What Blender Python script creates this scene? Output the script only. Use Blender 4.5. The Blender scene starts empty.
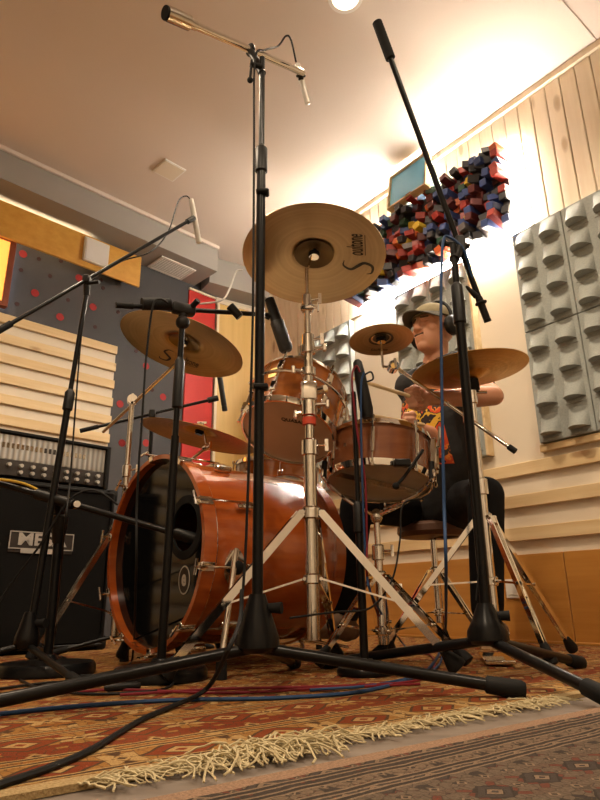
import bpy, bmesh, math, random
from mathutils import Vector, Matrix
random.seed(7)
S = bpy.context.scene
COL = S.collection
V = Vector
# ------------------------------------------------------------------ camera
FPX, TH, RO, CH = 615.0, math.radians(18.1), math.radians(0.72), 0.19
CF = V((0, math.cos(TH), math.sin(TH)))
_R0, _U0 = V((1, 0, 0)), V((0, -math.sin(TH), math.cos(TH)))
CU = _U0*math.cos(RO) + _R0*math.sin(RO)
CR = _R0*math.cos(RO) - _U0*math.sin(RO)
CC = V((0, 0, CH))
cd = bpy.data.cameras.new('camera')
cam = bpy.data.objects.new('camera', cd)
COL.objects.link(cam)
cd.sensor_width = 36.0
cd.lens = FPX/800*36.0
cd.clip_start = 0.02
cam.matrix_world = Matrix(((CR.x, CU.x, -CF.x, 0), (CR.y, CU.y, -CF.y, 0), (CR.z, CU.z, -CF.z, CH), (0, 0, 0, 1)))
S.camera = cam
# ------------------------------------------------------------------ world, exposure
w = bpy.data.worlds.new('world'); S.world = w; w.use_nodes = True
w.node_tree.nodes['Background'].inputs[0].default_value = (1.0, 0.78, 0.55, 1)
w.node_tree.nodes['Background'].inputs[1].default_value = 0.05
S.view_settings.view_transform = 'Standard'
S.view_settings.look = 'None'
S.view_settings.gamma = 1.0
S.view_settings.use_curve_mapping = False
S.view_settings.exposure = 0.52
WARM = (1.0, 0.79, 0.56)
LAMP_W, LED_E, COVE_E = 10.5, 200.0, 16.0
LAMPS = [(0.23, 2.09), (1.05, 0.35), (-1.15, 1.75), (-0.45, 0.0), (0.5, -1.6)]  # first lamp is visible; the rest are unseen, added to light the room
# ------------------------------------------------------------------ pixel -> place helpers
def ray(x, y): return CF + CR*((x-300)/FPX) + CU*((400-y)/FPX)
def P(x, y, Y):
    d = ray(x, y); return CC + d*(Y/d.y)
def FL(x, y, z=0.0):
    d = ray(x, y); return CC + d*((z-CH)/d.z)
# ------------------------------------------------------------------ object helpers
W = {}
def tag(o, label=None, cat=None, group=None, kind=None):
    if label: o['label'] = label
    if cat: o['category'] = cat
    if group: o['group'] = group
    if kind: o['kind'] = kind
    return o
def thing(name, loc, label, cat, group=None):
    o = bpy.data.objects.new(name, None); COL.objects.link(o)
    o.empty_display_size = 0.05
    o.location = loc; W[o.name] = Matrix.Translation(loc)
    return tag(o, label, cat, group)
def link(name, me, mat, parent=None, M=None, base=None):
    """M: world matrix of the mesh's own frame. base: verts are world coords, origin moved to base."""
    if M is None:
        if parent is not None: b = W[parent.name].translation.copy()
        elif base is not None: b = V(base)
        else: b = V((0, 0, 0))
        if not me.get('shifted'):
            me.transform(Matrix.Translation(-b)); me['shifted'] = 1
        M = Matrix.Translation(b)
    o = bpy.data.objects.new(name, me); COL.objects.link(o)
    if mat is not None and not me.materials: me.materials.append(mat)
    if parent is not None:
        o.parent = parent
        o.matrix_basis = W[parent.name].inverted() @ M
    else:
        o.matrix_basis = M
    W[o.name] = M.copy()
    return o
class MB:
    def __init__(s): s.bm = bmesh.new()
    def box(s, c, size, rot=None, bev=0.0, seg=1):
        M = Matrix.Translation(c)
        if rot is not None: M = M @ rot.to_4x4()
        M = M @ Matrix.Diagonal((size[0], size[1], size[2], 1))
        r = bmesh.ops.create_cube(s.bm, size=1.0, matrix=M)
        if bev:
            es = list({e for v in r['verts'] for e in v.link_edges})
            bmesh.ops.bevel(s.bm, geom=es, offset=bev, segments=seg, affect='EDGES', profile=0.5)
        return s
    def rings(s, rings, cap0=True, cap1=True, closed=False):
        rv = [[s.bm.verts.new(p) for p in r] for r in rings]
        n = len(rv[0]); m = len(rv)
        for i in range(m if closed else m-1):
            a, b = rv[i], rv[(i+1) % m]
            for k in range(n):
                try: s.bm.faces.new((a[k], a[(k+1) % n], b[(k+1) % n], b[k]))
                except ValueError: pass
        if not closed:
            if cap0 and n > 2: s.bm.faces.new(list(reversed(rv[0])))
            if cap1 and n > 2: s.bm.faces.new(rv[-1])
        return s
    def cyl(s, a, b, r0, r1=None, n=14, cap=True):
        a, b = V(a), V(b); r1 = r0 if r1 is None else r1
        d = (b-a).normalized(); q = d.orthogonal().normalized(); t = d.cross(q)
        rg = []
        for p, r in ((a, r0), (b, r1)):
            rg.append([p + (q*math.cos(k*2*math.pi/n) + t*math.sin(k*2*math.pi/n))*r for k in range(n)])
        return s.rings(rg, cap, cap)
    def revolve(s, a, d, prof, n=20):
        """prof: list of (distance along d, radius)"""
        a, d = V(a), V(d).normalized(); q = d.orthogonal().normalized(); t = d.cross(q)
        return s.rings([[a + d*h + (q*math.cos(k*2*math.pi/n) + t*math.sin(k*2*math.pi/n))*max(r, 1e-5) for k in range(n)] for h, r in prof])
    def tube(s, pts, r, n=8):
        pts = [V(p) for p in pts]
        rr = r if isinstance(r, (list, tuple)) else [r]*len(pts)
        q = None; rg = []
        for i, p in enumerate(pts):
            d = (pts[min(i+1, len(pts)-1)] - pts[max(i-1, 0)])
            d = d.normalized() if d.length > 1e-9 else V((0, 0, 1))
            q = d.orthogonal().normalized() if q is None else (q - d*q.dot(d)).normalized()
            t = d.cross(q)
            rg.append([p + (q*math.cos(k*2*math.pi/n) + t*math.sin(k*2*math.pi/n))*rr[i] for k in range(n)])
        return s.rings(rg)
    def bar(s, a, b, wd, th, side):
        """flat strip from a to b, width along side"""
        a, b = V(a), V(b); d = (b-a).normalized(); sd = V(side); sd = (sd - d*sd.dot(d)).normalized(); nn = d.cross(sd)
        rg = [[p + sd*(x*wd/2) + nn*(y*th/2) for x, y in ((-1, -1), (1, -1), (1, 1), (-1, 1))] for p in (a, b)]
        return s.rings(rg)
    def torus(s, c, ax, R, r, n=40, m=8):
        c, ax = V(c), V(ax).normalized(); q = ax.orthogonal().normalized(); t = ax.cross(q)
        rg = []
        for i in range(n):
            a = i*2*math.pi/n; e = q*math.cos(a) + t*math.sin(a)
            rg.append([c + e*(R + r*math.cos(k*2*math.pi/m)) + ax*(r*math.sin(k*2*math.pi/m)) for k in range(m)])
        return s.rings(rg, closed=True)
    def annulus(s, c, ax, prof, n=48):
        """prof: closed loop of (radius, height) revolved about ax"""
        c, ax = V(c), V(ax).normalized(); q = ax.orthogonal().normalized(); t = ax.cross(q)
        rg = []
        for i in range(n):
            a = i*2*math.pi/n; e = q*math.cos(a) + t*math.sin(a)
            rg.append([c + e*r + ax*h for r, h in prof])
        return s.rings(rg, closed=True)
    def ell(s, c, rad, rot=None, u=16, v=10):
        M = Matrix.Translation(c)
        if rot is not None: M = M @ rot.to_4x4()
        bmesh.ops.create_uvsphere(s.bm, u_segments=u, v_segments=v, radius=1.0, matrix=M @ Matrix.Diagonal((rad[0], rad[1], rad[2], 1)))
        return s
    def cap(s, a, b, r0, r1=None, n=14):
        """tapered capsule"""
        r1 = r0 if r1 is None else r1
        s.cyl(a, b, r0, r1, n); s.ell(V(a), (r0,)*3, u=n, v=8); s.ell(V(b), (r1,)*3, u=n, v=8)
        return s
    def poly(s, pts, d):
        """prism: polygon pts extruded by vector d"""
        return s.rings([[V(p) for p in pts], [V(p)+V(d) for p in pts]])
    def mesh(s, smooth=True, ang=0.7):
        bmesh.ops.recalc_face_normals(s.bm, faces=s.bm.faces)
        me = bpy.data.meshes.new('mesh'); s.bm.to_mesh(me); s.bm.free()
        if smooth:
            for p in me.polygons: p.use_smooth = True
            me.set_sharp_from_angle(angle=ang)
        return me
    def build(s, name, mat, parent=None, M=None, base=None, smooth=True, ang=0.7):
        return link(name, s.mesh(smooth, ang), mat, parent, M, base)
def spline(pts, k=8):
    pts = [V(p) for p in pts]; q = [pts[0]*2-pts[1]] + pts + [pts[-1]*2-pts[-2]]; out = []
    for i in range(1, len(q)-2):
        a, b, c, d = q[i-1:i+3]
        for j in range(k):
            t = j/k
            out.append(0.5*((2*b) + (c-a)*t + (2*a-5*b+4*c-d)*t*t + (3*b-a-3*c+d)*t**3))
    out.append(pts[-1]); return out
def evald(me, mods):
    ob = bpy.data.objects.new('tmp', me); COL.objects.link(ob)
    for typ, kw in mods:
        m = ob.modifiers.new(typ, typ)
        for k, v in kw.items(): setattr(m, k, v)
    dg = bpy.context.evaluated_depsgraph_get(); dg.update()
    r = bpy.data.meshes.new_from_object(ob.evaluated_get(dg))
    bpy.data.objects.remove(ob)
    return r
def remesh(mb, vox, smooth=4, fac=0.5):
    r = evald(mb.mesh(False), [('REMESH', dict(mode='VOXEL', voxel_size=vox)), ('SMOOTH', dict(iterations=smooth, factor=fac))])
    for p in r.polygons: p.use_smooth = True
    return r
def text(s, size, M, mat, parent, name='lettering', ext=0.0004, shear=0.0, sx=1.0, spacing=1.0, bold=0.0):
    cu = bpy.data.curves.new('t', 'FONT'); cu.body = s; cu.size = size; cu.extrude = ext; cu.shear = shear
    cu.align_x = 'CENTER'; cu.align_y = 'CENTER'; cu.space_character = spacing; cu.offset = bold; cu.resolution_u = 3
    ob = bpy.data.objects.new('tmp', cu); COL.objects.link(ob)
    dg = bpy.context.evaluated_depsgraph_get(); dg.update()
    me = bpy.data.meshes.new_from_object(ob.evaluated_get(dg))
    bpy.data.objects.remove(ob)
    me.materials.clear()
    return link(name, me, mat, parent, M @ Matrix.Diagonal((sx, 1, 1, 1)))
def frame_m(o, x, z):
    """matrix with origin o, x axis ~x, z axis = z"""
    z = V(z).normalized(); x = V(x); x = (x - z*x.dot(z)).normalized(); y = z.cross(x)
    return Matrix(((x.x, y.x, z.x, o[0]), (x.y, y.y, z.y, o[1]), (x.z, y.z, z.z, o[2]), (0, 0, 0, 1)))
# ------------------------------------------------------------------ materials
class NT:
    def __init__(s, name):
        s.m = bpy.data.materials.new(name); s.m.use_nodes = True; s.t = s.m.node_tree
        s.b = s.t.nodes['Principled BSDF']
    def n(s, typ, **kw):
        nd = s.t.nodes.new(typ)
        for k, v in kw.items(): setattr(nd, k, v)
        return nd
    def l(s, a, b): s.t.links.new(a, b)
    def math(s, op, a, b=None, clamp=False):
        nd = s.n('ShaderNodeMath', operation=op, use_clamp=clamp)
        for i, v in enumerate((a, b)):
            if v is None: continue
            if hasattr(v, 'links'): s.l(v, nd.inputs[i])
            else: nd.inputs[i].default_value = v
        return nd.outputs[0]
    def mix(s, f, a, b, blend='MIX'):
        nd = s.n('ShaderNodeMix', data_type='RGBA', blend_type=blend)
        for sock, v in ((nd.inputs[0], f), (nd.inputs[6], a), (nd.inputs[7], b)):
            if hasattr(v, 'links'): s.l(v, sock)
            elif isinstance(v, (int, float)): sock.default_value = v
            else: sock.default_value = (*v[:3], 1)
        return nd.outputs[2]
    def ramp(s, f, stops, interp='LINEAR'):
        nd = s.n('ShaderNodeValToRGB'); cr = nd.color_ramp; cr.interpolation = interp
        while len(cr.elements) < len(stops): cr.elements.new(0.5)
        for e, (p, c) in zip(cr.elements, stops):
            e.position = p; e.color = (*c[:3], 1) if hasattr(c, '__len__') else (c, c, c, 1)
        s.l(f, nd.inputs[0]); return nd.outputs[0]
    def coord(s, which='Object', scale=(1, 1, 1), loc=(0, 0, 0), rnd=0.0):
        tc = s.n('ShaderNodeTexCoord'); mp = s.n('ShaderNodeMapping')
        mp.inputs['Scale'].default_value = scale; mp.inputs['Location'].default_value = loc
        s.l(tc.outputs[which], mp.inputs[0])
        if rnd:
            oi = s.n('ShaderNodeObjectInfo'); k = s.math('MULTIPLY', oi.outputs['Random'], rnd)
            cx = s.n('ShaderNodeCombineXYZ')
            for i in range(3): s.l(k, cx.inputs[i])
            s.l(cx.outputs[0], mp.inputs['Location'])
        return mp.outputs[0]
    def noise(s, vec, scale, detail=3, rough=0.5, out=0):
        nd = s.n('ShaderNodeTexNoise'); nd.inputs['Scale'].default_value = scale; nd.inputs['Detail'].default_value = detail
        nd.inputs['Roughness'].default_value = rough; s.l(vec, nd.inputs['Vector']); return nd.outputs[out]
    def vor(s, vec, scale, feature='F1', out='Distance'):
        nd = s.n('ShaderNodeTexVoronoi', feature=feature); nd.inputs['Scale'].default_value = scale; s.l(vec, nd.inputs['Vector']); return nd.outputs[out]
    def bump(s, h, dist, strength=1.0):
        nd = s.n('ShaderNodeBump'); nd.inputs['Distance'].default_value = dist; nd.inputs['Strength'].default_value = strength
        s.l(h, nd.inputs['Height']); s.l(nd.outputs[0], s.b.inputs['Normal'])
    def col(s, c):
        if hasattr(c, 'links'): s.l(c, s.b.inputs['Base Color'])
        else: s.b.inputs['Base Color'].default_value = (*c, 1)
        return s
    def set(s, **kw):
        for k, v in kw.items():
            sk = s.b.inputs[k.replace('_', ' ')]
            if hasattr(v, 'links'): s.l(v, sk)
            else: sk.default_value = v
        return s
def plain(name, c, rough=0.5, metal=0.0, var=0.12, scale=30, bump=0.0, coat=0.0, bscale=None, spec=0.5):
    t = NT(name); v = t.coord()
    f = t.noise(v, scale)
    t.col(t.mix(f, tuple(x*(1-var) for x in c), tuple(min(1, x*(1+var)) for x in c)))
    t.set(Roughness=rough, Metallic=metal, Coat_Weight=coat, Specular_IOR_Level=spec)
    if bump: t.bump(t.noise(v, bscale or scale*6, 4), bump)
    return t.m
def emis(name, c, e):
    t = NT(name); t.col(c); t.set(Emission_Strength=e); t.b.inputs['Emission Color'].default_value = (*c, 1); return t.m
def wood(name, c0, c1, along='Z', rough=0.55, coat=0.0, knots=True, sc=1.0, knotc=None):
    t = NT(name)
    s = {'X': (1.5, 22, 22), 'Y': (22, 1.5, 22), 'Z': (22, 22, 1.5)}[along]
    v = t.coord(scale=tuple(x*sc for x in s), rnd=9.0)
    g = t.noise(v, 1.0, 5, 0.6)
    c = t.mix(t.ramp(g, [(0.3, 0.0), (0.7, 1.0)]), c0, c1)
    if knots:
        k = {'X': (5, 14, 14), 'Y': (14, 5, 14), 'Z': (14, 14, 5)}[along]
        kv = t.coord(scale=k, rnd=31.0)
        kd = t.vor(kv, 0.55)
        c = t.mix(t.ramp(kd, [(0.0, 1.0), (0.10, 0.8), (0.17, 0.0)]), c, knotc or tuple(x*0.45 for x in c0))
    t.col(c).set(Roughness=rough, Coat_Weight=coat)
    t.bump(g, 0.0006)
    return t.m
m_ceil = plain('ceiling_paint', (0.66, 0.57, 0.50), 0.9, var=0.03, scale=3, bump=0.0006, bscale=90)
m_cream = plain('cream_paint', (0.70, 0.62, 0.50), 0.8, var=0.03, scale=4, bump=0.0004, bscale=120)
m_white = plain('white_plastic', (0.78, 0.76, 0.72), 0.4, var=0.02)
m_soffit = plain('soffit_grey', (0.30, 0.28, 0.26), 0.85, var=0.04, scale=5, bump=0.0004)
m_charcoal = plain('charcoal_board', (0.062, 0.062, 0.068), 0.8, var=0.08, scale=14, bump=0.0006)
m_red = plain('red_panel', (0.50, 0.018, 0.012), 0.55, var=0.06)
m_hole = plain('red_hole', (0.36, 0.015, 0.015), 0.7, var=0.1)
m_darkhole = plain('dark_hole', (0.05, 0.015, 0.015), 0.8)
m_pine = wood('pale_pine', (0.72, 0.61, 0.44), (0.82, 0.72, 0.56), 'Z', 0.6, knotc=(0.44, 0.32, 0.19))
m_slat = wood('pine_slat', (0.62, 0.44, 0.22), (0.76, 0.60, 0.36), 'X', 0.6, knotc=(0.35, 0.20, 0.09))
m_honey = wood('honey_veneer', (0.60, 0.30, 0.045), (0.70, 0.38, 0.07), 'X', 0.45, knots=False, coat=0.2)
m_door = wood('yellow_veneer', (0.62, 0.40, 0.12), (0.72, 0.49, 0.17), 'Z', 0.5, knots=False)
m_orange = wood('orange_veneer', (0.40, 0.17, 0.03), (0.50, 0.235, 0.05), 'X', 0.4, knots=False, coat=0.15)
m_foam = plain('grey_foam', (0.31, 0.335, 0.32), 0.95, var=0.2, scale=120, bump=0.0012, bscale=300)
m_black = plain('black_metal', (0.005, 0.005, 0.0053), 0.28, 0.0, var=0.2, spec=0.22)
m_rubber = plain('black_rubber', (0.008, 0.008, 0.008), 0.7, var=0.2, spec=0.2)
m_darkpl = plain('dark_plastic', (0.008, 0.008, 0.008), 0.45, spec=0.25)
m_chrome = plain('chrome', (0.82, 0.80, 0.76), 0.07, 1.0, var=0.05)
m_alu = plain('worn_steel', (0.70, 0.67, 0.61), 0.17, 1.0, var=0.12, scale=60)
m_silver = plain('silver_mic', (0.52, 0.50, 0.46), 0.35, 0.7, var=0.04)
m_leather = plain('brown_vinyl', (0.10, 0.045, 0.025), 0.45, bump=0.0005)
m_blueglass = plain('blue_acrylic', (0.16, 0.50, 0.78), 0.25, var=0.06, scale=4)
m_redtape = plain('red_tape', (0.5, 0.05, 0.02), 0.5)
m_gold = plain('brass_badge', (0.75, 0.55, 0.22), 0.3, 1.0)
m_ink = plain('dark_ink', (0.02, 0.014, 0.01), 0.5, var=0.05)
m_logo = plain('logo_silver', (0.62, 0.60, 0.55), 0.35, 0.6)
m_clear = plain('milky_head', (0.46, 0.36, 0.24), 0.35, var=0.12, scale=9, coat=0.3)
m_coated = plain('coated_head', (0.36, 0.30, 0.22), 0.45, var=0.2, scale=7, coat=0.2)
def lacquer(name, c0, c1):
    t = NT(name); v = t.coord(scale=(3, 3, 26)); g = t.noise(v, 1.3, 4, 0.6)
    t.col(t.mix(t.ramp(g, [(0.3, 0), (0.7, 1)]), c0, c1)).set(Roughness=0.22, Coat_Weight=1.0, Coat_Roughness=0.06)
    return t.m
m_lacq = lacquer('orange_lacquer', (0.28, 0.050, 0.007), (0.40, 0.088, 0.011))
m_tom = lacquer('amber_lacquer', (0.22, 0.060, 0.010), (0.34, 0.105, 0.018))
m_mahog = lacquer('mahogany_lacquer', (0.15, 0.045, 0.016), (0.22, 0.075, 0.026))
def bronze(name, c0, c1, hammered=0.0, rough=0.3):
    t = NT(name); v = t.coord()
    sep = t.n('ShaderNodeSeparateXYZ'); t.l(v, sep.inputs[0])
    r = t.math('SQRT', t.math('ADD', t.math('MULTIPLY', sep.outputs[0], sep.outputs[0]), t.math('MULTIPLY', sep.outputs[1], sep.outputs[1])))
    g = t.math('SINE', t.math('MULTIPLY', r, 1500.0))
    cx = t.n('ShaderNodeCombineXYZ'); t.l(t.math('MULTIPLY', r, 30), cx.inputs[0])
    ring = t.noise(cx.outputs[0], 3.0, 3)
    f = t.math('ADD', t.math('MULTIPLY', ring, 0.6), t.math('MULTIPLY', t.noise(v, 6, 4), 0.5))
    t.col(t.mix(t.ramp(f, [(0.35, 0), (0.75, 1)]), c0, c1)).set(Roughness=rough, Metallic=1.0)
    h = t.math('ADD', t.math('MULTIPLY', g, 0.05), t.math('MULTIPLY', t.vor(v, 60), hammered))
    t.bump(h, 0.0008)
    return t.m
m_bronze = bronze('cymbal_bronze', (0.46, 0.29, 0.10), (0.66, 0.45, 0.19))
m_bronze_d = bronze('dark_bronze', (0.34, 0.25, 0.14), (0.52, 0.39, 0.23))
m_bronze_h = bronze('hammered_bronze', (0.48, 0.27, 0.07), (0.74, 0.47, 0.15), 0.6, 0.36)
m_head_black = plain('black_drumhead', (0.003, 0.003, 0.0033), 0.07, var=0.1, spec=0.3)
m_tolex = plain('black_tolex', (0.007, 0.0065, 0.006), 0.7, bump=0.0008, bscale=500, spec=0.15)
m_grille = plain('grille_cloth', (0.007, 0.0065, 0.006), 0.9, var=0.5, scale=500, bump=0.0008, bscale=700, spec=0.08)
def diamond():
    t = NT('diamond_plate'); v = t.coord(scale=(60, 60, 60)); sep = t.n('ShaderNodeSeparateXYZ'); t.l(v, sep.inputs[0])
    a = t.math('ADD', sep.outputs[0], sep.outputs[2]); b = t.math('SUBTRACT', sep.outputs[0], sep.outputs[2])
    h = t.math('MULTIPLY', t.math('SINE', t.math('MULTIPLY', a, 2.2)), t.math('SINE', t.math('MULTIPLY', b, 2.2)))
    t.col(t.mix(t.math('ADD', t.math('MULTIPLY', h, 0.5), 0.5), (0.14, 0.13, 0.12), (0.62, 0.60, 0.56))).set(Roughness=0.35, Metallic=0.8)
    t.bump(h, 0.003); return t.m
m_diamond = diamond()
def cablem(name, c): return plain(name, c, 0.55, var=0.15, scale=80, spec=0.2)
m_cab_black, m_cab_blue, m_cab_red = cablem('cable_black', (0.007, 0.007, 0.007)), cablem('cable_blue', (0.02, 0.055, 0.14)), cablem('cable_red', (0.16, 0.012, 0.02))
m_cab_yellow, m_cab_grey = cablem('cable_yellow', (0.45, 0.28, 0.03)), cablem('cable_grey', (0.5, 0.48, 0.45))
def rug_mat(name, pal, bands, ground, k=9.0, edge=(0.5, 0.38, 0.2), dark=(0.03, 0.02, 0.02), med=((0.2, 0.02, 0.01), (0.5, 0.33, 0.14)), lines=(), fine=9.0):
    t = NT(name); v = t.coord(); wob = t.noise(v, 22, 2, out=1)
    mx = t.n('ShaderNodeMix', data_type='VECTOR'); mx.inputs[0].default_value = 0.010
    t.l(v, mx.inputs[4]); t.l(wob, mx.inputs[5])
    sep = t.n('ShaderNodeSeparateXYZ'); t.l(mx.outputs[1], sep.inputs[0])
    x, y = sep.outputs[0], sep.outputs[1]
    def tri(c, kk, off=0.0): return t.math('ABSOLUTE', t.math('SUBTRACT', t.math('FRACT', t.math('ADD', t.math('MULTIPLY', c, kk), off)), 0.5))
    fx, fy = tri(x, k), tri(y, k)
    cx = t.n('ShaderNodeCombineXYZ'); t.l(fx, cx.inputs[0]); t.l(fy, cx.inputs[1]); t.l(t.math('FLOOR', t.math('MULTIPLY', y, k)), cx.inputs[2])
    cells = t.vor(cx.outputs[0], fine, 'F1', 'Color')
    sc = t.n('ShaderNodeSeparateColor'); t.l(cells, sc.inputs[0])
    edge_d = t.vor(cx.outputs[0], fine, 'DISTANCE_TO_EDGE')
    base = t.ramp(y, bands, 'CONSTANT')
    c = t.mix(t.math('GREATER_THAN', sc.outputs[1], 0.50), base, t.ramp(sc.outputs[0], pal, 'CONSTANT'))
    c = t.mix(t.math('MULTIPLY', t.math('LESS_THAN', edge_d, 0.05), 0.6), c, dark)
    d1 = t.math('ADD', t.math('MULTIPLY', fx, 0.8), fy)
    c = t.mix(t.math('LESS_THAN', d1, 0.30), c, dark)
    c = t.mix(t.math('LESS_THAN', d1, 0.26), c, med[0])
    c = t.mix(t.math('LESS_THAN', d1, 0.15), c, dark)
    c = t.mix(t.math('LESS_THAN', d1, 0.12), c, med[1])
    c = t.mix(t.math('LESS_THAN', d1, 0.05), c, med[0])
    d2 = t.math('ADD', tri(x, k*2, 0.5), tri(y, k*2, 0.5))
    c = t.mix(t.math('MULTIPLY', t.math('LESS_THAN', d2, 0.17), t.math('GREATER_THAN', d1, 0.36)), c, med[1])
    c = t.mix(t.math('MULTIPLY', t.math('LESS_THAN', d2, 0.09), t.math('GREATER_THAN', d1, 0.36)), c, dark)
    for yl in lines:
        c = t.mix(t.math('LESS_THAN', t.math('ABSOLUTE', t.math('SUBTRACT', y, yl)), 0.0075), c, med[1])
        c = t.mix(t.math('LESS_THAN', t.math('ABSOLUTE', t.math('SUBTRACT', y, yl)), 0.0035), c, dark)
    c = t.mix(t.math('LESS_THAN', y, 0.033), c, edge)
    f = t.noise(v, 260, 3, 0.7)
    c = t.mix(t.ramp(f, [(0.35, 0.0), (0.7, 0.6)]), c, tuple(q*0.25 for q in ground))
    c = t.mix(t.math('MULTIPLY', t.noise(v, 4, 3), 0.25), c, ground)
    t.col(c).set(Roughness=0.95, Specular_IOR_Level=0.1)
    t.bump(f, 0.004)
    return t.m
TAN, RED, CRM, DRK, OCH = (0.36, 0.175, 0.05), (0.20, 0.015, 0.010), (0.50, 0.33, 0.14), (0.03, 0.018, 0.018), (0.30, 0.105, 0.022)
m_rug = rug_mat('persian_rug_pile', [(0.0, TAN), (0.22, CRM), (0.42, RED), (0.62, DRK), (0.72, OCH), (0.86, TAN)],
                [(0.0, TAN), (0.13, OCH), (0.155, RED), (0.30, OCH), (0.33, TAN), (0.46, RED), (0.52, TAN), (0.60, OCH), (0.72, RED), (0.80, TAN)], TAN, 6.0, lines=(0.045, 0.13, 0.155, 0.30, 0.33, 0.46, 0.60, 0.72))
m_rug2 = rug_mat('grey_rug_pile', [(0.0, (0.22, 0.15, 0.10)), (0.3, (0.03, 0.026, 0.026)), (0.6, (0.14, 0.09, 0.065)), (0.85, (0.16, 0.04, 0.025))],
                 [(0.0, (0.26, 0.17, 0.11)), (0.05, (0.035, 0.03, 0.03)), (0.075, (0.20, 0.14, 0.095)), (0.11, (0.04, 0.033, 0.033)), (0.13, (0.15, 0.11, 0.08)), (0.34, (0.04, 0.033, 0.033)), (0.37, (0.17, 0.12, 0.085))],
                 (0.17, 0.125, 0.09), 12.0, edge=(0.40, 0.25, 0.165), dark=(0.022, 0.02, 0.02), med=((0.05, 0.042, 0.042), (0.26, 0.18, 0.12)), lines=(0.05, 0.075, 0.11, 0.13, 0.34), fine=7.0)
m_fringe = plain('cotton_fringe', (0.50, 0.42, 0.25), 0.9, var=0.2, scale=60)
m_floor = wood('grey_laminate', (0.16, 0.13, 0.11), (0.24, 0.20, 0.17), 'X', 0.4, knots=False)
m_skin = plain('skin', (0.52, 0.26, 0.16), 0.5, var=0.08, scale=14); m_skin.node_tree.nodes['Principled BSDF'].inputs['Subsurface Weight'].default_value = 0.08
m_trousers = plain('black_trousers', (0.008, 0.008, 0.009), 0.85, bump=0.002, bscale=40, spec=0.15)
m_cap = plain('olive_cap', (0.20, 0.17, 0.10), 0.9, var=0.25, scale=40)
m_capbrim = plain('dark_brim', (0.055, 0.048, 0.035), 0.9)
m_shoe = plain('brown_suede', (0.14, 0.085, 0.05), 0.85)
m_hair = plain('brown_beard', (0.09, 0.05, 0.03), 0.9)
m_stick = wood('hickory_stick', (0.58, 0.42, 0.22), (0.68, 0.52, 0.30), 'X', 0.5, knots=False)
# ------------------------------------------------------------------ room shell
H = 2.8
aR = math.radians(-38); uR = V((math.sin(aR), math.cos(aR), 0)); nR = V((-math.cos(aR), math.sin(aR), 0))
oR = FL(600, 646); oR.z = 0
aL = math.radians(45.5); uL = V((-math.sin(aL), -math.cos(aL), 0)); nL = V((math.cos(aL), -math.sin(aL), 0))
oL = V((-0.846, 4.354, 0))
ZV = V((0, 0, 1))
RR = Matrix((uR, nR, ZV)).transposed(); RL = Matrix((uL, nL, ZV)).transposed()
def wr(t, n, z): return oR + uR*t + nR*n + ZV*z
def wl(t, n, z): return oL + uL*t + nL*n + ZV*z
def fb(mb, wall, t0, t1, n0, n1, z0, z1, bev=0.0):
    f, R = (wr, RR) if wall == 'R' else (wl, RL)
    return mb.box(f((t0+t1)/2, (n0+n1)/2, (z0+z1)/2), (abs(t1-t0), abs(n1-n0), abs(z1-z0)), R, bev)
def struct(o): o['kind'] = 'structure'; return o
FT = -0.009
cornerA = wl(-0.24, 0, 0); cornerB = wr(2.55, 0, 0)
nearL = wl(7.2, 0, 0); nearR = wr(-4.6, 0, 0)
b = MB(); b.poly([V((p.x, p.y, FT-0.05)) for p in (V((-9, -5, 0)), V((9, -5, 0)), V((9, 9, 0)), V((-9, 9, 0)))], (0, 0, 0.05))
struct(b.build('floor', m_floor, smooth=False))
b = MB(); b.poly([V((p.x, p.y, H)) for p in (V((-9, -5, 0)), V((9, -5, 0)), V((9, 9, 0)), V((-9, 9, 0)))], (0, 0, 0.05))
struct(b.build('ceiling', m_ceil, smooth=False))
b = MB(); fb(b, 'R', -4.8, 2.55, -0.12, 0, FT, H)
wallR = struct(b.build('wall_right', m_cream, smooth=False, base=wr(0, 0, 0)))
b = MB(); fb(b, 'L', -0.24, 7.4, -0.12, 0, FT, H)
wallL = struct(b.build('wall_left', m_charcoal, smooth=False, base=wl(0, 0, 0)))
dAB = (cornerB-cornerA); lAB = dAB.length; xAB = dAB.normalized(); yAB = ZV.cross(xAB)
b = MB(); b.poly([cornerA+V((0, 0, FT)), cornerB+V((0, 0, FT)), cornerB+yAB*0.12+V((0, 0, FT)), cornerA+yAB*0.12+V((0, 0, FT))], (0, 0, H-FT))
wallB = struct(b.build('wall_back', m_cream, smooth=False, base=cornerA))
dn = (nearR-nearL).normalized(); yn = V((dn.y, -dn.x, 0))
b = MB(); b.poly([nearL+V((0, 0, FT)), nearR+V((0, 0, FT)), nearR+yn*0.12+V((0, 0, FT)), nearL+yn*0.12+V((0, 0, FT))], (0, 0, H-FT))
struct(b.build('wall_front', m_cream, smooth=False, base=nearL))
def piece(name, wall, parent, mat, t0, t1, n0, n1, z0, z1, bev=0.002, cache={}):
    sz = (round(abs(t1-t0), 4), round(abs(n1-n0), 4), round(abs(z1-z0), 4)); key = (sz, mat.name, bev)
    if key not in cache:
        cache[key] = MB().box((0, 0, 0), sz, None, bev).mesh(False); cache[key].materials.append(mat)
    f, R = (wr, RR) if wall == 'R' else (wl, RL)
    return link(name, cache[key], None, parent, Matrix.Translation(f((t0+t1)/2, (n0+n1)/2, (z0+z1)/2)) @ R.to_4x4())
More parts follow.
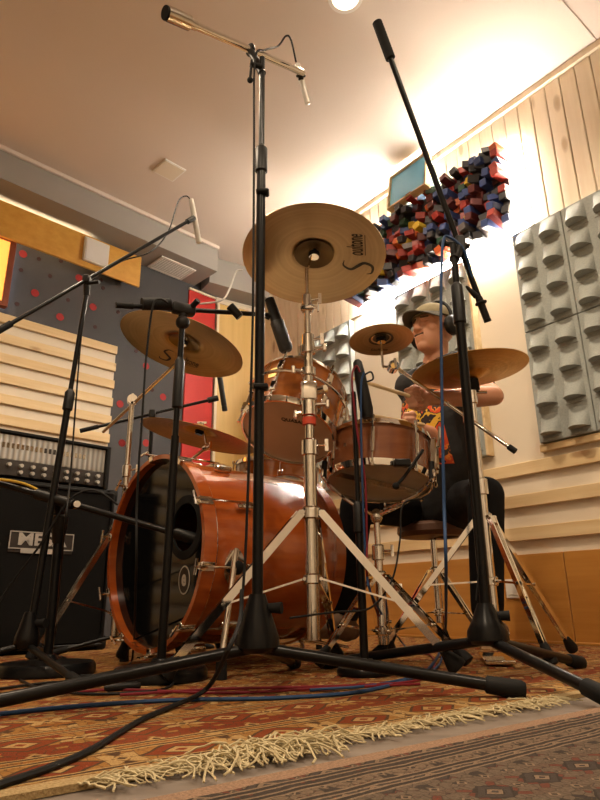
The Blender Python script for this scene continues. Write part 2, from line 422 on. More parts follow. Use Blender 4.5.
# right wall: upright pine planks above, pine slats below, orange veneer at the foot
pw = 0.0825; t = -1.32
while t < 2.52:
    lo = 2.0 if t < 1.93 else 0.87
    piece('plank', 'R', wallR, m_pine, t+0.0015, t+pw-0.0015, 0.0, 0.016, lo, 2.755, 0.004)
    t += pw
piece('cornice', 'R', wallR, m_pine, -4.5, 2.52, 0.0, 0.03, 2.757, H-0.002, 0.004)
for z0, z1 in ((0.746, 0.806), (0.598, 0.657), (0.445, 0.506)):
    for t0, t1 in ((-2.4, -0.36), (-0.358, 1.3), (1.302, 2.5)):
        piece('slat', 'R', wallR, m_slat, t0, t1, 0.0, 0.022, z0, z1, 0.002)
for t0, t1 in ((-2.4, 0.096), (0.1, 1.296), (1.3, 2.5)):
    piece('lower_panel', 'R', wallR, m_orange, t0, t1, 0.0, 0.012, 0.0, 0.383, 0.002)
struct(piece('baseboard_right', 'R', None, m_orange, -2.4, 2.5, 0.013, 0.022, 0.0, 0.012, 0.002))
for t0, lab in ((0.319, 'white square wall socket behind the chrome hi-hat stand'), (1.064, 'white wall socket low behind the drummer stool')):
    th = thing('wall_socket', wr(t0+0.03, 0.012, 0.195), lab, 'socket', 'wall sockets on the orange panel')
    b = MB(); fb(b, 'R', t0, t0+0.085, 0.0122, 0.021, 0.19, 0.275, 0.003); p_ = b.build('plate', m_white, th)
    b = MB(); fb(b, 'R', t0+0.015, t0+0.07, 0.0212, 0.0245, 0.205, 0.26, 0.002); b.build('insert', m_white, th)
# acoustic foam tiles on the right wall
def foam_mesh():
    b = MB(); wt, ht, th = 0.272, 0.556, 0.04
    nu, nv = 12, 7; cw, ch = wt/2, ht/4
    b.box((0, th/2, 0), (wt, th, ht), None, 0.003)
    for ci in range(2):
        for ri in range(4):
            cx, cz = -wt/2+cw*(ci+0.5), ht/2-ch*(ri+0.5)
            g = []
            for j in range(nv+2):
                row = []
                for i in range(nu+1):
                    uu = -1+2*i/nu; vv = min(j/nv, 1.0)
                    dep = -0.002 if j == nv+1 else -0.002+0.064*(vv**1.2)*math.sqrt(max(0, 1-uu*uu))
                    row.append(b.bm.verts.new((cx+uu*cw*0.36, th+dep, cz+ch*0.46-vv*ch*0.74)))
                g.append(row)
            for j in range(nv+1):
                for i in range(nu):
                    b.bm.faces.new((g[j][i], g[j][i+1], g[j+1][i+1], g[j+1][i]))
            b.box((cx, th, cz-ch*0.40), (cw*0.78, 0.005, ch*0.10), None, 0.002)
    me = b.mesh(True, 0.6); me.materials.append(m_foam); return me
fm = foam_mesh()
places = [('touching the wide cream board', 0.12), ('second from the wide cream board', -0.155), ('third from the wide cream board', -0.43),
          ('behind the splash cymbal', 0.96), ('behind the drummer\'s headphones', 0.685), ('next to the pale planks', 1.92), ('behind the rack tom', 1.645)]
for place, t0 in places:
    for zt, hh in ((1.99, 'upper'), (1.43, 'lower')):
        o = link('acoustic_tile', fm, None, None, Matrix.Translation(wr(t0-0.1365, 0.001, zt-0.279)) @ RR.to_4x4())
        tag(o, 'grey foam wall tile with scooped pockets, %s row, %s' % (hh, place), 'acoustic panel', 'grey foam tiles on the wall')
piece('trim_1', 'R', None, m_slat, 0.395, 0.41, 0.0, 0.05, 0.87, 2.0)['kind'] = 'structure'
piece('trim_2', 'R', None, m_slat, -1.2, 0.13, 0.0, 0.03, 0.835, 0.868)['kind'] = 'structure'
# colourful block diffuser with its light strip
dif = thing('block_diffuser', wr(0.6, 0, 2.02), 'wall diffuser of many coloured wooden blocks with a glowing white halo', 'wall art')
b = MB(); fb(b, 'R', 0.07, 1.23, 0.04, 0.06, 2.03, 2.48, 0.002); b.build('backboard', m_black, dif)
cols = [(0.02, 0.02, 0.025)]*9 + [(0.03, 0.06, 0.20)]*6 + [(0.33, 0.03, 0.02)]*5 + [(0.10, 0.02, 0.02)]*4 + [(0.52, 0.10, 0.02), (0.62, 0.42, 0.03), (0.025, 0.08, 0.05), (0.03, 0.08, 0.05), (0.10, 0.09, 0.09)]
bm_ = [plain('block_paint', c, 0.45, var=0.1) for c in [(0.02, 0.02, 0.025), (0.03, 0.06, 0.20), (0.33, 0.03, 0.02), (0.10, 0.02, 0.02), (0.52, 0.10, 0.02), (0.62, 0.42, 0.03), (0.025, 0.08, 0.05), (0.10, 0.09, 0.09)]]
wts = [10, 7, 6, 5, 2, 1.2, 2, 1]
nt, nz = 27, 11; cw, ch = 1.19/nt, 0.47/nz
bmesh_cache = {}
for i in range(nt):
    for j in range(nz):
        k = random.choices(range(8), wts)[0]; L = random.choice((0.05, 0.08, 0.11, 0.14)); kind = random.choice((0, 0, 1))
        key = (k, L, kind)
        if key not in bmesh_cache:
            q = MB()
            if kind == 0: q.box((0, L/2, 0), (cw*0.97, L, ch*0.97), None, 0.003)
            else: q.poly([(-cw*.48, 0, -ch*.48), (cw*.48, 0, -ch*.48), (cw*.48, 0, ch*.48), (-cw*.48, 0, ch*.48)], (0, L*0.7, 0)); q.poly([(-cw*.48, L*.7, -ch*.48), (cw*.48, L*.7, -ch*.48), (cw*.48, L, -ch*.48)], (0, 0, ch*.96))
            me = q.mesh(False); me.materials.append(bm_[k]); bmesh_cache[key] = me
        link('block', bmesh_cache[key], None, dif, Matrix.Translation(wr(0.06+cw*(i+.5)+random.uniform(-.004, .004), 0.061, 2.02+ch*(j+.5)+random.uniform(-.004, .004))) @ RR.to_4x4() @ Matrix.Rotation(random.uniform(-.3, .3), 4, 'Y') @ Matrix.Rotation(random.uniform(-.2, .2), 4, 'X'))
m_led = emis('led_strip', (1.0, 0.90, 0.76), LED_E)
for t0, t1, z0, z1 in ((0.04, 1.26, 2.49, 2.505), (0.04, 1.26, 2.0, 2.015), (0.035, 0.05, 2.0, 2.5), (1.25, 1.265, 2.0, 2.5)):
    b = MB(); fb(b, 'R', t0, t1, 0.018, 0.036, z0, z1); b.build('light_strip', m_led, dif)
# blue framed box above it
bx = thing('blue_frame', wr(0.66, 0.02, 2.51), 'pale blue panel in a thin wooden frame leaning above the coloured blocks', 'picture frame')
Mb = Matrix.Translation(wr(0.67, 0.16, 2.60)) @ RR.to_4x4() @ Matrix.Rotation(math.radians(10), 4, 'X')
b = MB(); b.box((0, 0, 0), (0.29, 0.02, 0.24)); b.build('panel', m_blueglass, bx, Mb)
for x, z, sx, sz in ((-0.15, 0, 0.012, 0.264), (0.15, 0, 0.012, 0.264), (0, 0.126, 0.288, 0.012), (0, -0.126, 0.288, 0.012)):
    MB().box((x, 0, z), (sx, 0.05, sz), None, 0.002).build('frame_bar', m_slat, bx, Mb, smooth=False)
b = MB(); b.bar(wr(0.67, 0.017, 2.60), wr(0.67, 0.15, 2.60), 0.04, 0.02, ZV); b.build('bracket', m_black, bx)
# ---- back wall : yellow veneer door panel
def bw(x, n, z): return cornerA + xAB*x - yAB*n + ZV*z
RB = Matrix((xAB, yAB, ZV)).transposed()
b = MB(); b.box(bw(0.20, 0.012, 1.25), (0.36, 0.02, 2.5), RB, 0.002); d1 = struct(b.build('door_1', m_door, base=bw(0.2, 0, 0), smooth=False))
b = MB(); b.box(bw(0.20, 0.014, 2.515), (0.42, 0.024, 0.028), RB, 0.002); b.build('door_head', m_pine, d1, smooth=False)
b = MB(); b.box(bw(0.012, 0.014, 1.25), (0.022, 0.026, 2.5), RB, 0.002); b.build('door_jamb', m_pine, d1, smooth=False)
b = MB(); b.box(bw(0.395, 0.014, 1.25), (0.022, 0.026, 2.5), RB, 0.002); b.build('door_jamb', m_pine, d1, smooth=False)
x = 0.41
while x < lAB-0.03:
    MB().box(bw(x+0.04, 0.008, 1.27), (0.078, 0.016, 2.54), RB, 0.003).build('plank', m_pine, wallB, smooth=False); x += 0.082
# ---- left wall
piece('red_panel', 'L', wallL, m_red, -0.225, 0.03, 0.0, 0.014, 0.0, 2.53, 0.002)
piece('panel_edge', 'L', wallL, m_pine, -0.225, 0.03, 0.0, 0.018, 2.532, 2.55, 0.002)
z = 1.872
while z > 0.1:
    for t0, t1 in ((0.60, 1.9), (1.902, 3.6)):
        piece('slat', 'L', wallL, m_slat, t0, t1, 0.012, 0.034, z-0.058, z, 0.002)
        piece('white_board', 'L', wallL, m_cream, t0, t1, 0.0, 0.012, z-0.125, z-0.058, 0.001)
    z -= 0.125
hp = [(23, 254, 1), (39, 259, 0), (61, 261, 0), (21, 270, 0), (35, 293, 1), (50, 276, 0), (79, 278, 1), (93, 307, 1), (60, 317, 1), (68, 300, 0), (17, 304, 0), (101, 280, 0), (103, 288, 0), (95, 327, 0), (146, 366, 1), (163, 397, 1), (120, 404, 1), (146, 443, 1), (152, 390, 0), (136, 351, 0), (163, 478, 1), (122, 443, 1), (130, 330, 0), (118, 312, 0), (170, 310, 0), (158, 428, 0), (176, 345, 0), (122, 443, 1)]
def wl_px(x, y, off=0.0):
    d = ray(x, y); o = oL + nL*off; k = (o-CC).dot(nL)/d.dot(nL); p = CC+d*k - oL; return p.dot(uL), p.z
for x, y, big in hp:
    t_, z_ = wl_px(x, y)
    r = 0.026 if big else 0.014
    MB().revolve(wl(t_, 0.0, z_), nL, [(0, r), (0.002, r), (0.0025, r*0.9), (0.0012, r*0.85), (0.0012, 0.0)], 14).build('perforation', m_hole if big else m_darkhole, wallL)
# soffit and honey veneer header
b = MB(); fb(b, 'L', -0.02, 7.2, 0.0, 0.305, 2.585, H-0.001); so = struct(b.build('trim_3', m_soffit, smooth=False, base=wl(0, 0, 2.585)))
struct(piece('trim_4', 'L', None, m_ceil, -0.02, 7.2, 0.305, 0.325, H-0.03, H-0.001, 0.004))
struct(MB().box(cornerA + xAB*0.35 - yAB*0.1 + ZV*2.68, (1.0, 0.2, 0.23), RB).build('trim_5', m_soffit, smooth=False))
hd = thing('header_board', wl(1.5, 0, 2.4), 'long honey coloured wooden header board under the grey soffit', 'wall panel')
b = MB(); fb(b, 'L', 0.52, 4.2, 0.105, 0.122, 2.325, 2.565, 0.002); b.build('board', m_honey, hd, smooth=False)
for t0 in (0.6, 1.8, 3.0):
    b = MB(); fb(b, 'L', t0, t0+0.05, 0.001, 0.105, 2.38, 2.5); b.build('bracket', m_black, hd, smooth=False)
m_cove = emis('cove_led', (1.0, 0.80, 0.52), COVE_E)
b = MB(); fb(b, 'L', 0.9, 4.2, 0.07, 0.085, 2.54, 2.55); b.build('light_strip', m_cove, hd)
t_, z_ = wl_px(97, 252, 0.148)
sl = thing('square_lamp', wl(t_, 0.1225, z_-0.085), 'white square flat lamp mounted on the honey header board', 'wall lamp')
b = MB(); fb(b, 'L', t_-0.088, t_+0.088, 0.1225, 0.149, z_-0.088, z_+0.088, 0.004); b.build('housing', m_white, sl)
b = MB(); fb(b, 'L', t_-0.078, t_+0.078, 0.1495, 0.153, z_-0.078, z_+0.078, 0.001); b.build('diffuser', plain('opal_diffuser', (0.72, 0.70, 0.68), 0.3, var=0.02), sl)
lb = thing('light_box', wl(1.75, 0, 1.92), 'glowing orange framed light box on the dark perforated wall', 'light box')
b = MB(); fb(b, 'L', 1.39, 2.1, 0.005, 0.06, 1.93, 2.34); b.build('glow_panel', emis('orange_glow', (1.0, 0.40, 0.07), 1.1), lb)
for t0, t1, z0, z1 in ((1.355, 1.39, 1.90, 2.375), (2.1, 2.135, 1.90, 2.375), (1.39, 2.1, 1.90, 1.93), (1.39, 2.1, 2.345, 2.375)):
    b = MB(); fb(b, 'L', t0, t1, 0.03, 0.075, z0, z1, 0.002); b.build('frame_bar', plain('red_wood', (0.22, 0.05, 0.02), 0.5), lb, smooth=False)
b = MB(); fb(b, 'L', 1.37, 1.38, 0.006, 0.028, 1.92, 2.36); b.build('light_strip', emis('cool_led', (0.75, 0.85, 1.0), 5.0), lb)
# soffit vent
vt = [FL(x, y, 2.584) for x, y in ((150, 266), (161, 256), (195, 269), (181, 280))]
vc = sum(vt, V())/4
vn = thing('ceiling_vent', vc, 'white slotted air vent in the underside of the grey soffit', 'vent')
Mv = Matrix.Translation((vc.x, vc.y, 2.584)) @ RL.to_4x4()
b = MB(); b.box((0, 0, -0.001), (0.27, 0.18, 0.002)); b.build('backing', m_soffit, vn, Mv)
for x, y, sx, sy in ((-0.14, 0, 0.02, 0.2), (0.14, 0, 0.02, 0.2), (0, 0.095, 0.26, 0.015), (0, -0.095, 0.26, 0.015)):
    MB().box((x, y, -0.005), (sx, sy, 0.01), None, 0.002).build('frame_bar', m_white, vn, Mv, smooth=False)
for k in range(9):
    MB().box((0, -0.08+k*0.02, -0.006), (0.26, 0.006, 0.006), Matrix.Rotation(0.5, 3, 'X')).build('slat', m_white, vn, Mv, smooth=False)
# ceiling hatch and ceiling lamps
cp = [FL(x, y, H) for x, y in ((153, 170), (165, 158), (186, 170), (173, 181))]
cc = sum(cp, V())/4
ch_ = thing('ceiling_panel', (cc.x, cc.y, H), 'flat square cream panel set in the plaster ceiling', 'ceiling panel')
Mc = Matrix.Translation((cc.x, cc.y, H)) @ RL.to_4x4()
MB().box((0, 0, -0.004), (0.155, 0.155, 0.008), None, 0.002).build('frame', m_white, ch_, Mc, smooth=False)
MB().box((0, 0, -0.0095), (0.135, 0.135, 0.003)).build('diffuser', m_cream, ch_, Mc, smooth=False)
struct(MB().bar(V((1.217, 2.119, H-0.001)), V((1.491, 2.347, H-0.001)) + (V((1.217, 2.119, 0))-V((1.491, 2.347, 0)))*-0.02, 0.012, 0.006, (1, -1, 0)).build('trim_6', m_ceil))
for i, (x, y) in enumerate(LAMPS):
    lp = thing('ceiling_lamp', (x, y, H), 'round recessed ceiling lamp glowing above the raised boom and silver boom' if i == 0 else 'unseen round ceiling lamp added to light the studio', 'lamp', 'ceiling lamps')
    MB().annulus((x, y, H-0.004), (0, 0, 1), [(0.062, -0.004), (0.08, -0.004), (0.08, 0.004), (0.062, 0.004)], 28).build('ring', m_white, lp)
    MB().cyl((x, y, H-0.004), (x, y, H-0.001), 0.06, n=24).build('diffuser', emis('lamp_glow', (1.0, 0.85, 0.62), 6.0), lp)
    ld = bpy.data.lights.new('lamp_light', 'SPOT'); ld.energy = LAMP_W*8; ld.color = WARM; ld.spot_size = math.radians(150); ld.spot_blend = 0.7; ld.shadow_soft_size = 0.06
    lo = bpy.data.objects.new('lamp_light', ld); COL.objects.link(lo); lo.parent = lp; lo.location = (0, 0, -0.03)
# ------------------------------------------------------------------ rugs
azr = math.radians(52.9); ur = V((math.sin(azr), math.cos(azr), 0)); vr = V((-math.cos(azr), math.sin(azr), 0))
e0 = FL(0, 797)
rug = thing('persian_rug', e0 + ur*1.2 + vr*1.5, 'large red and gold patterned rug with cotton fringe under the drum kit', 'rug')
def clip(poly, o, n, mg):
    out = []
    for i, p in enumerate(poly):
        q = poly[(i+1) % len(poly)]; dp, dq_ = (p-o).dot(n)-mg, (q-o).dot(n)-mg
        if dp >= 0: out.append(p)
        if dp*dq_ < 0: out.append(p.lerp(q, dp/(dp-dq_)))
    return out
def rug_poly(b, M, u0, u1, v0, v1, th):
    pl_ = [M @ V((x, y, 0)) for x, y in ((u0, v0), (u1, v0), (u1, v1), (u0, v1))]
    for o, n in ((oR, nR), (oL, nL), (cornerA, -yAB), (nearL, -yn)): pl_ = clip(pl_, V((o.x, o.y, 0)), n, 0.03)
    Mi = M.inverted()
    b.poly([Mi @ p + V((0, 0, -th)) for p in pl_], (0, 0, th))
Mr = frame_m((e0.x, e0.y, 0), ur, ZV)
b = MB(); rug_poly(b, Mr, -1.6, 2.6, 0.0, 3.3, 0.008); b.build('pile', m_rug, rug, Mr, smooth=False)
b = MB()
def strand(u, v0, L, ang, r, lift):
    pts = []; a = ang; p = V((u, v0, 0.001)); n = 9
    for k in range(n):
        s = k/(n-1)
        pts.append(V((p.x, p.y, -0.003+lift*math.sin(math.pi*min(1, s*1.1))+random.uniform(0, 0.003))))
        p = p + V((math.sin(a), -math.cos(a), 0))*(L/(n-1)); a += random.gauss(0, 0.33)
    b.tube(pts, r, 5)
for k in range(420):
    u = random.uniform(0.08, 1.02); L = random.uniform(0.035, 0.065)
    strand(u, random.uniform(-0.002, 0.012), L, random.gauss(0.9, 0.8), random.uniform(0.0008, 0.0014), random.uniform(0.001, 0.006))
for k in range(150):
    u = random.gauss(0.33, 0.06)
    strand(u, random.uniform(-0.02, 0.03), random.uniform(0.05, 0.09), random.uniform(-1.6, 2.4), random.uniform(0.001, 0.0016), random.uniform(0.003, 0.016))
fo = b.build('fringe', m_fringe, rug, Mr); fo['kind'] = 'stuff'; fo['label'] = 'tangled cream cotton fringe'
e2 = FL(140, 800); az2 = math.radians(53.5); u2 = V((math.sin(az2), math.cos(az2), 0)); v2 = V((math.cos(az2), -math.sin(az2), 0))
rug2 = thing('grey_rug', e2 + u2*0.8 + v2*0.6, 'grey brown patterned rug with a beige border in the foreground', 'rug')
M2 = frame_m((e2.x, e2.y, 0), u2*-1, ZV)
b = MB(); rug_poly(b, M2, -2.2, 1.5, 0.0, 1.6, 0.008); b.build('pile', m_rug2, rug2, M2, smooth=False)
# ------------------------------------------------------------------ drum builders
def ring_pts(c, ax, R, n, off=0.0):
    ax = V(ax).normalized(); q = ax.orthogonal().normalized(); t = ax.cross(q)
    return [(V(c)+(q*math.cos(off+k*2*math.pi/n)+t*math.sin(off+k*2*math.pi/n))*R, q*math.cos(off+k*2*math.pi/n)+t*math.sin(off+k*2*math.pi/n)) for k in range(n)]
def drum(root, c, ax, R, D, msh, mtop, mbot, nl=8, off=0.2, tube_lug=False):
    """c: centre of the lower edge; ax: upward axis"""
    c, ax = V(c), V(ax).normalized(); top = c+ax*D
    MB().annulus(c, ax, [(R, 0.004), (R, D-0.004), (R-0.008, D-0.002), (R-0.008, 0.002)], 64).build('shell', msh, root)
    MB().cyl(top-ax*0.004, top+ax*0.001, R-0.001, n=48).build('batter_head', mtop, root)
    rh = MB().cyl(c-ax*0.001, c+ax*0.004, R-0.001, n=48).build('resonant_head', mbot, root)
    for e, s, nm in ((top, 1, 'rim'), (c, -1, 'rim')):
        MB().annulus(e, ax*s, [(R+0.001, -0.008), (R+0.009, -0.008), (R+0.007, 0.0), (R+0.003, 0.011), (R-0.002, 0.011), (R+0.001, 0.002)], 64).build(nm, m_chrome, root)
    for p, e in ring_pts(c, ax, R, nl, off):
        lg = MB()
        mid = p+ax*(D/2)+e*0.012
        if tube_lug or D < 0.16: lg.cyl(p+ax*(D*0.2)+e*0.014, p+ax*(D*0.8)+e*0.014, 0.007, n=10); lg.cyl(p+ax*D*0.5-e*0.002, p+ax*D*0.5+e*0.014, 0.006, n=8)
        else:
            lg.box(p+ax*(D*0.5)+e*0.006, (0.011, 0.008, D*0.5), frame_m((0, 0, 0), e, ax).to_3x3(), 0.001)
            for z in (0.24, 0.76): lg.box(p+ax*(D*z)+e*0.009, (0.02, 0.022, D*0.22), frame_m((0, 0, 0), e, ax).to_3x3(), 0.004)
        l_ = lg.build('lug', m_chrome, root)
        MB().cyl(p-ax*0.012+e*0.011, p+ax*(D+0.012)+e*0.011, 0.0028, n=6).cyl(p-ax*0.018+e*0.011, p-ax*0.008+e*0.011, 0.0055, n=6).cyl(p+ax*(D+0.006)+e*0.011, p+ax*(D+0.018)+e*0.011, 0.0055, n=6).build('tension_rod', m_chrome, l_)
    return rh
def cymbal(root, c, ax, R, mat, name='cymbal', bell=0.22, bow=0.10, flip=False, spin=0.0):
    prof = []
    n = 14
    for k in range(n+1):
        r = R*k/n
        z = -bow*R*(r/R)**1.6
        if r < bell*R*1.25: z += 0.10*R*max(0.0, math.cos(min(1, r/(bell*R*1.25))*math.pi/2))**0.8
        prof.append((max(r, 0.004), z))
    M = frame_m(c, (math.cos(spin), math.sin(spin), 0), ax)
    b = MB(); q = [(r, z+0.0007) for r, z in prof] + [(r, z-0.0007) for r, z in reversed(prof)]
    b.annulus((0, 0, 0), (0, 0, 1), q, 72)
    return b.build(name, mat, root, M, ang=1.2), M
def cym_z(r, R, bell=0.22, bow=0.10):
    z = -bow*R*(r/R)**1.6
    if r < bell*R*1.25: z += 0.10*R*max(0.0, math.cos(min(1, r/(bell*R*1.25))*math.pi/2))**0.8
    return z
def hug(o, Mc, R, bow=0.10):
    A = Mc.inverted() @ W[o.name]; Ai = A.inverted()
    for v in o.data.vertices:
        p = A @ v.co; p.z = cym_z(math.hypot(p.x, p.y), R, 0.22, bow) - 0.0016; v.co = Ai @ p
def script_logo(cy, M, R, mat, r0, ang, size, shear=0.25):
    """script lettering on the underside: big flourished S then the rest of the name"""
    z = -0.10*R*(r0/R)**1.6 - 0.0022
    slope = math.atan(0.16*(r0/R)**0.6)
    L = M @ Matrix.Rotation(ang, 4, 'Z') @ Matrix.Translation((0, -r0, z)) @ Matrix.Rotation(math.pi, 4, 'Y') @ Matrix.Rotation(slope, 4, 'X')
    o1 = text('oultone', size*1.3, L @ Matrix.Translation((size*0.62, size*0.1, 0)), mat, cy, ext=0.0003, shear=shear, sx=0.42, bold=0.0006)
    s = size
    pts = spline([(-s*.15, s*.95, 0), (-s*.55, s*1.0, 0), (-s*.85, s*.6, 0), (-s*.6, s*.2, 0), (-s*.35, -s*.2, 0), (-s*.6, -s*.65, 0), (-s*1.1, -s*.6, 0), (-s*1.2, -s*.3, 0)], 5)
    n = len(pts); b = MB(); rings = []
    for i, p in enumerate(pts):
        d = (pts[min(i+1, n-1)]-pts[max(i-1, 0)]).normalized(); sd = V((-d.y, d.x, 0)); wv = s*(0.02+0.085*math.sin(math.pi*i/(n-1)))
        rings.append([p+sd*wv+V((0, 0, .0003)), p-sd*wv+V((0, 0, .0003)), p-sd*wv-V((0, 0, .0003)), p+sd*wv-V((0, 0, .0003))])
    b.rings(rings); o2 = b.build('lettering', mat, cy, L @ Matrix.Translation((-s*0.45, -s*0.15, 0)))
    b = MB(); b.box((s*0.62, -s*0.42, 0), (s*1.6, s*0.045, 0.0006)); o3 = b.build('underline', mat, cy, L)
    for o in (o1, o2, o3): hug(o, M, R)
def felt(root, c, ax):
    ax = V(ax).normalized()
    MB().cyl(c-ax*0.012, c-ax*0.002, 0.018, n=16).build('felt', m_rubber, root)
    MB().cyl(c-ax*0.018, c-ax*0.012, 0.016, 0.012, n=16).build('cup_washer', m_chrome, root)
    MB().cyl(c+ax*0.012, c+ax*0.03, 0.009, n=8).bar(c+ax*0.03-V((0.018, 0, 0)), c+ax*0.03+V((0.018, 0, 0)), 0.008, 0.006, ax).build('wing_nut', m_chrome, root)
def tripod(root, base, hub_z, low_z, feet, mat, wd=0.022, r_tube=0.014, foot_r=0.019, gap=0.011, jt=0.62):
    """double braced chrome tripod legs"""
    bx_, by_ = base[0], base[1]
    h1, h2 = V((bx_, by_, hub_z)), V((bx_, by_, low_z))
    MB().revolve(h1-V((0, 0, 0.018)), (0, 0, 1), [(0, r_tube+0.003), (0.004, r_tube+0.009), (0.03, r_tube+0.009), (0.036, r_tube+0.003)]).build('upper_hub', m_chrome, root)
    MB().revolve(h2-V((0, 0, 0.014)), (0, 0, 1), [(0, r_tube+0.003), (0.004, r_tube+0.007), (0.024, r_tube+0.007), (0.028, r_tube+0.003)]).build('lower_hub', m_chrome, root)
    for ft in feet:
        ft = V(ft); d = V((ft.x-bx_, ft.y-by_, 0)).normalized(); sd = V((-d.y, d.x, 0))
        a = h1+d*(r_tube+0.012); e = V((ft.x, ft.y, 0.035)); a2 = h2+d*(r_tube+0.008)
        b = MB()
        for s in (-1, 1): b.bar(a+sd*gap*s, e+sd*gap*s*0.45, wd*0.24, wd*0.8, sd)
        b.bar(a, a.lerp(e, 0.05), gap*2, wd*0.7, sd); b.bar(a.lerp(e, 0.55), a.lerp(e, 0.60), gap*1.5, wd*0.5, sd)
        b.bar(a-ZV*wd*0.3, e-ZV*wd*0.3, gap*1.1, 0.002, sd)
        lg = b.build('leg', mat, root)
        j = a.lerp(e, jt)
        MB().bar(a2, j, wd*0.8, 0.005, sd).build('brace', mat, lg)
        for rp, rl, rr_ in ((a, 0.017, 0.007), (j, 0.016, 0.005), (a2, 0.014, 0.005)): MB().cyl(rp-sd*rl, rp+sd*rl, rr_, n=8).build('rivet', m_chrome, lg)
        dd = (e-a).normalized()
        MB().revolve(e-dd*0.04, V((dd.x, dd.y, dd.z)), [(0, 0.010), (0.01, 0.013), (0.045, foot_r), (0.056, foot_r*0.95), (0.058, foot_r*0.6)], 12).build('rubber_foot', m_rubber, lg)
def sections(root, base, secs, mat, collar=0.006):
    """secs: list of (z0, z1, r); each a tube with a collar clamp at its top"""
    for i, (z0, z1, r) in enumerate(secs):
        MB().cyl(V((base[0], base[1], z0)), V((base[0], base[1], z1)), r, n=16).build('tube', mat, root)
        if i < len(secs)-1:
            c = V((base[0], base[1], z1))
            k = MB().revolve(c-V((0, 0, 0.03)), (0, 0, 1), [(0, r+0.001), (0.003, r+collar), (0.045, r+collar), (0.05, r+0.001)], 16).build('collar', m_chrome, root)
            MB().cyl(c+V((r, 0, 0)), c+V((r+0.03, -0.01, 0)), 0.004, n=8).bar(c+V((r+0.03, -0.01, -0.018)), c+V((r+0.03, -0.01, 0.018)), 0.01, 0.005, (1, 0, 0)).build('wing_screw', m_chrome, k)
def joint(root, c, d, r=0.014, name='tilter'):
    d = V(d).normalized()
    o = MB().cyl(c-d*0.016, c+d*0.016, r, n=16).cyl(c-d*0.02, c+d*0.02, r*0.6, n=12).build(name, m_chrome, root)
    MB().cyl(c+d*0.018, c+d*0.034, 0.004, n=8).bar(c+d*0.034-V((0, 0, 0.016)), c+d*0.034+V((0, 0, 0.016)), 0.009, 0.005, d.orthogonal()).build('wing_screw', m_chrome, o)
    return o
# ------------------------------------------------------------------ bass drum
az = math.radians(48); bax = V((math.sin(az), math.cos(az), 0)); bpe = V((math.cos(az), -math.sin(az), 0))
bc = V((-0.445, 1.965, 0.345)); BR, BL = 0.28, 0.50
bd = thing('bass_drum', (bc.x+bax.x*0.2, bc.y+bax.y*0.2, 0.0), 'large orange lacquered bass drum with black ported front head', 'drum')
MB().annulus(bc, bax, [(BR, 0.02), (BR, BL-0.02), (BR-0.008, BL-0.02), (BR-0.008, 0.02)], 96).build('shell', m_lacq, bd)
for h0 in (-0.028, BL-0.014):
    hp_ = MB().annulus(bc, bax, [(BR+0.004, h0), (BR+0.018, h0), (BR+0.018, h0+0.042), (BR+0.004, h0+0.042)], 96).build('wood_hoop', m_lacq, bd)
    MB().annulus(bc, bax, [(BR-0.004, h0+0.042 if h0 < 0 else h0-0.006), (BR+0.012, h0+0.042 if h0 < 0 else h0-0.006), (BR+0.012, h0+0.048 if h0 < 0 else h0), (BR-0.004, h0+0.048 if h0 < 0 else h0)], 96).build('flesh_ring', m_chrome, hp_)
# front head: ring with an off-centre port hole
def bpt(e, z, h): return bc + bpe*e + V((0, 0, z)) + bax*h
def head_px(x, y):
    d = ray(x, y); k = (bc-CC).dot(bax)/d.dot(bax); p = CC+d*k-bc; return p.dot(bpe), p.z
pc = head_px(187, 527); pr = 0.075
bg_e, bg_z = head_px(186, 580)
b = MB(); n = 96
outer = [(math.cos(k*2*math.pi/n)*(BR+0.006), math.sin(k*2*math.pi/n)*(BR+0.006)) for k in range(n)]
inner = [(pc[0]+math.cos(k*2*math.pi/n)*pr, pc[1]+math.sin(k*2*math.pi/n)*pr) for k in range(n)]
b.rings([[bpt(x, y, -0.004) for x, y in outer], [bpt(x, y, -0.004) for x, y in inner], [bpt(x, y, -0.002) for x, y in inner], [bpt(x, y, -0.002) for x, y in outer]], closed=True)
fh = b.build('front_head', m_head_black, bd, ang=0.4)
MB().annulus(bpt(pc[0], pc[1], -0.005), bax, [(pr-0.006, -0.004), (pr+0.018, -0.003), (pr+0.02, 0.001), (pr-0.006, 0.004)], 48).build('port_ring', m_rubber, fh)
MB().cyl(bpt(0, 0, BL-0.006), bpt(0, 0, BL-0.004), BR, n=64).build('batter_head', m_coated, bd)
# oval badge
Mbd = frame_m(bpt(bg_e, bg_z, -0.0055), bpe, -bax)
b = MB(); b.rings([[V((math.cos(k*2*math.pi/40)*0.030*s, math.sin(k*2*math.pi/40)*0.040*s, z_)) for k in range(40)] for s, z_ in ((1, 0), (1, 0.001))]); bg = b.build('badge', m_logo, fh, Mbd)
b = MB(); b.rings([[V((math.cos(k*2*math.pi/40)*0.026, math.sin(k*2*math.pi/40)*0.036, z_)) for k in range(40)] for z_ in (0.0011, 0.0014)]); b.build('badge_field', m_ink, bg, Mbd)
text('e', 0.062, Mbd @ Matrix.Translation((0, 0.004, 0.002)), m_logo, bg, sx=0.8, bold=0.002)
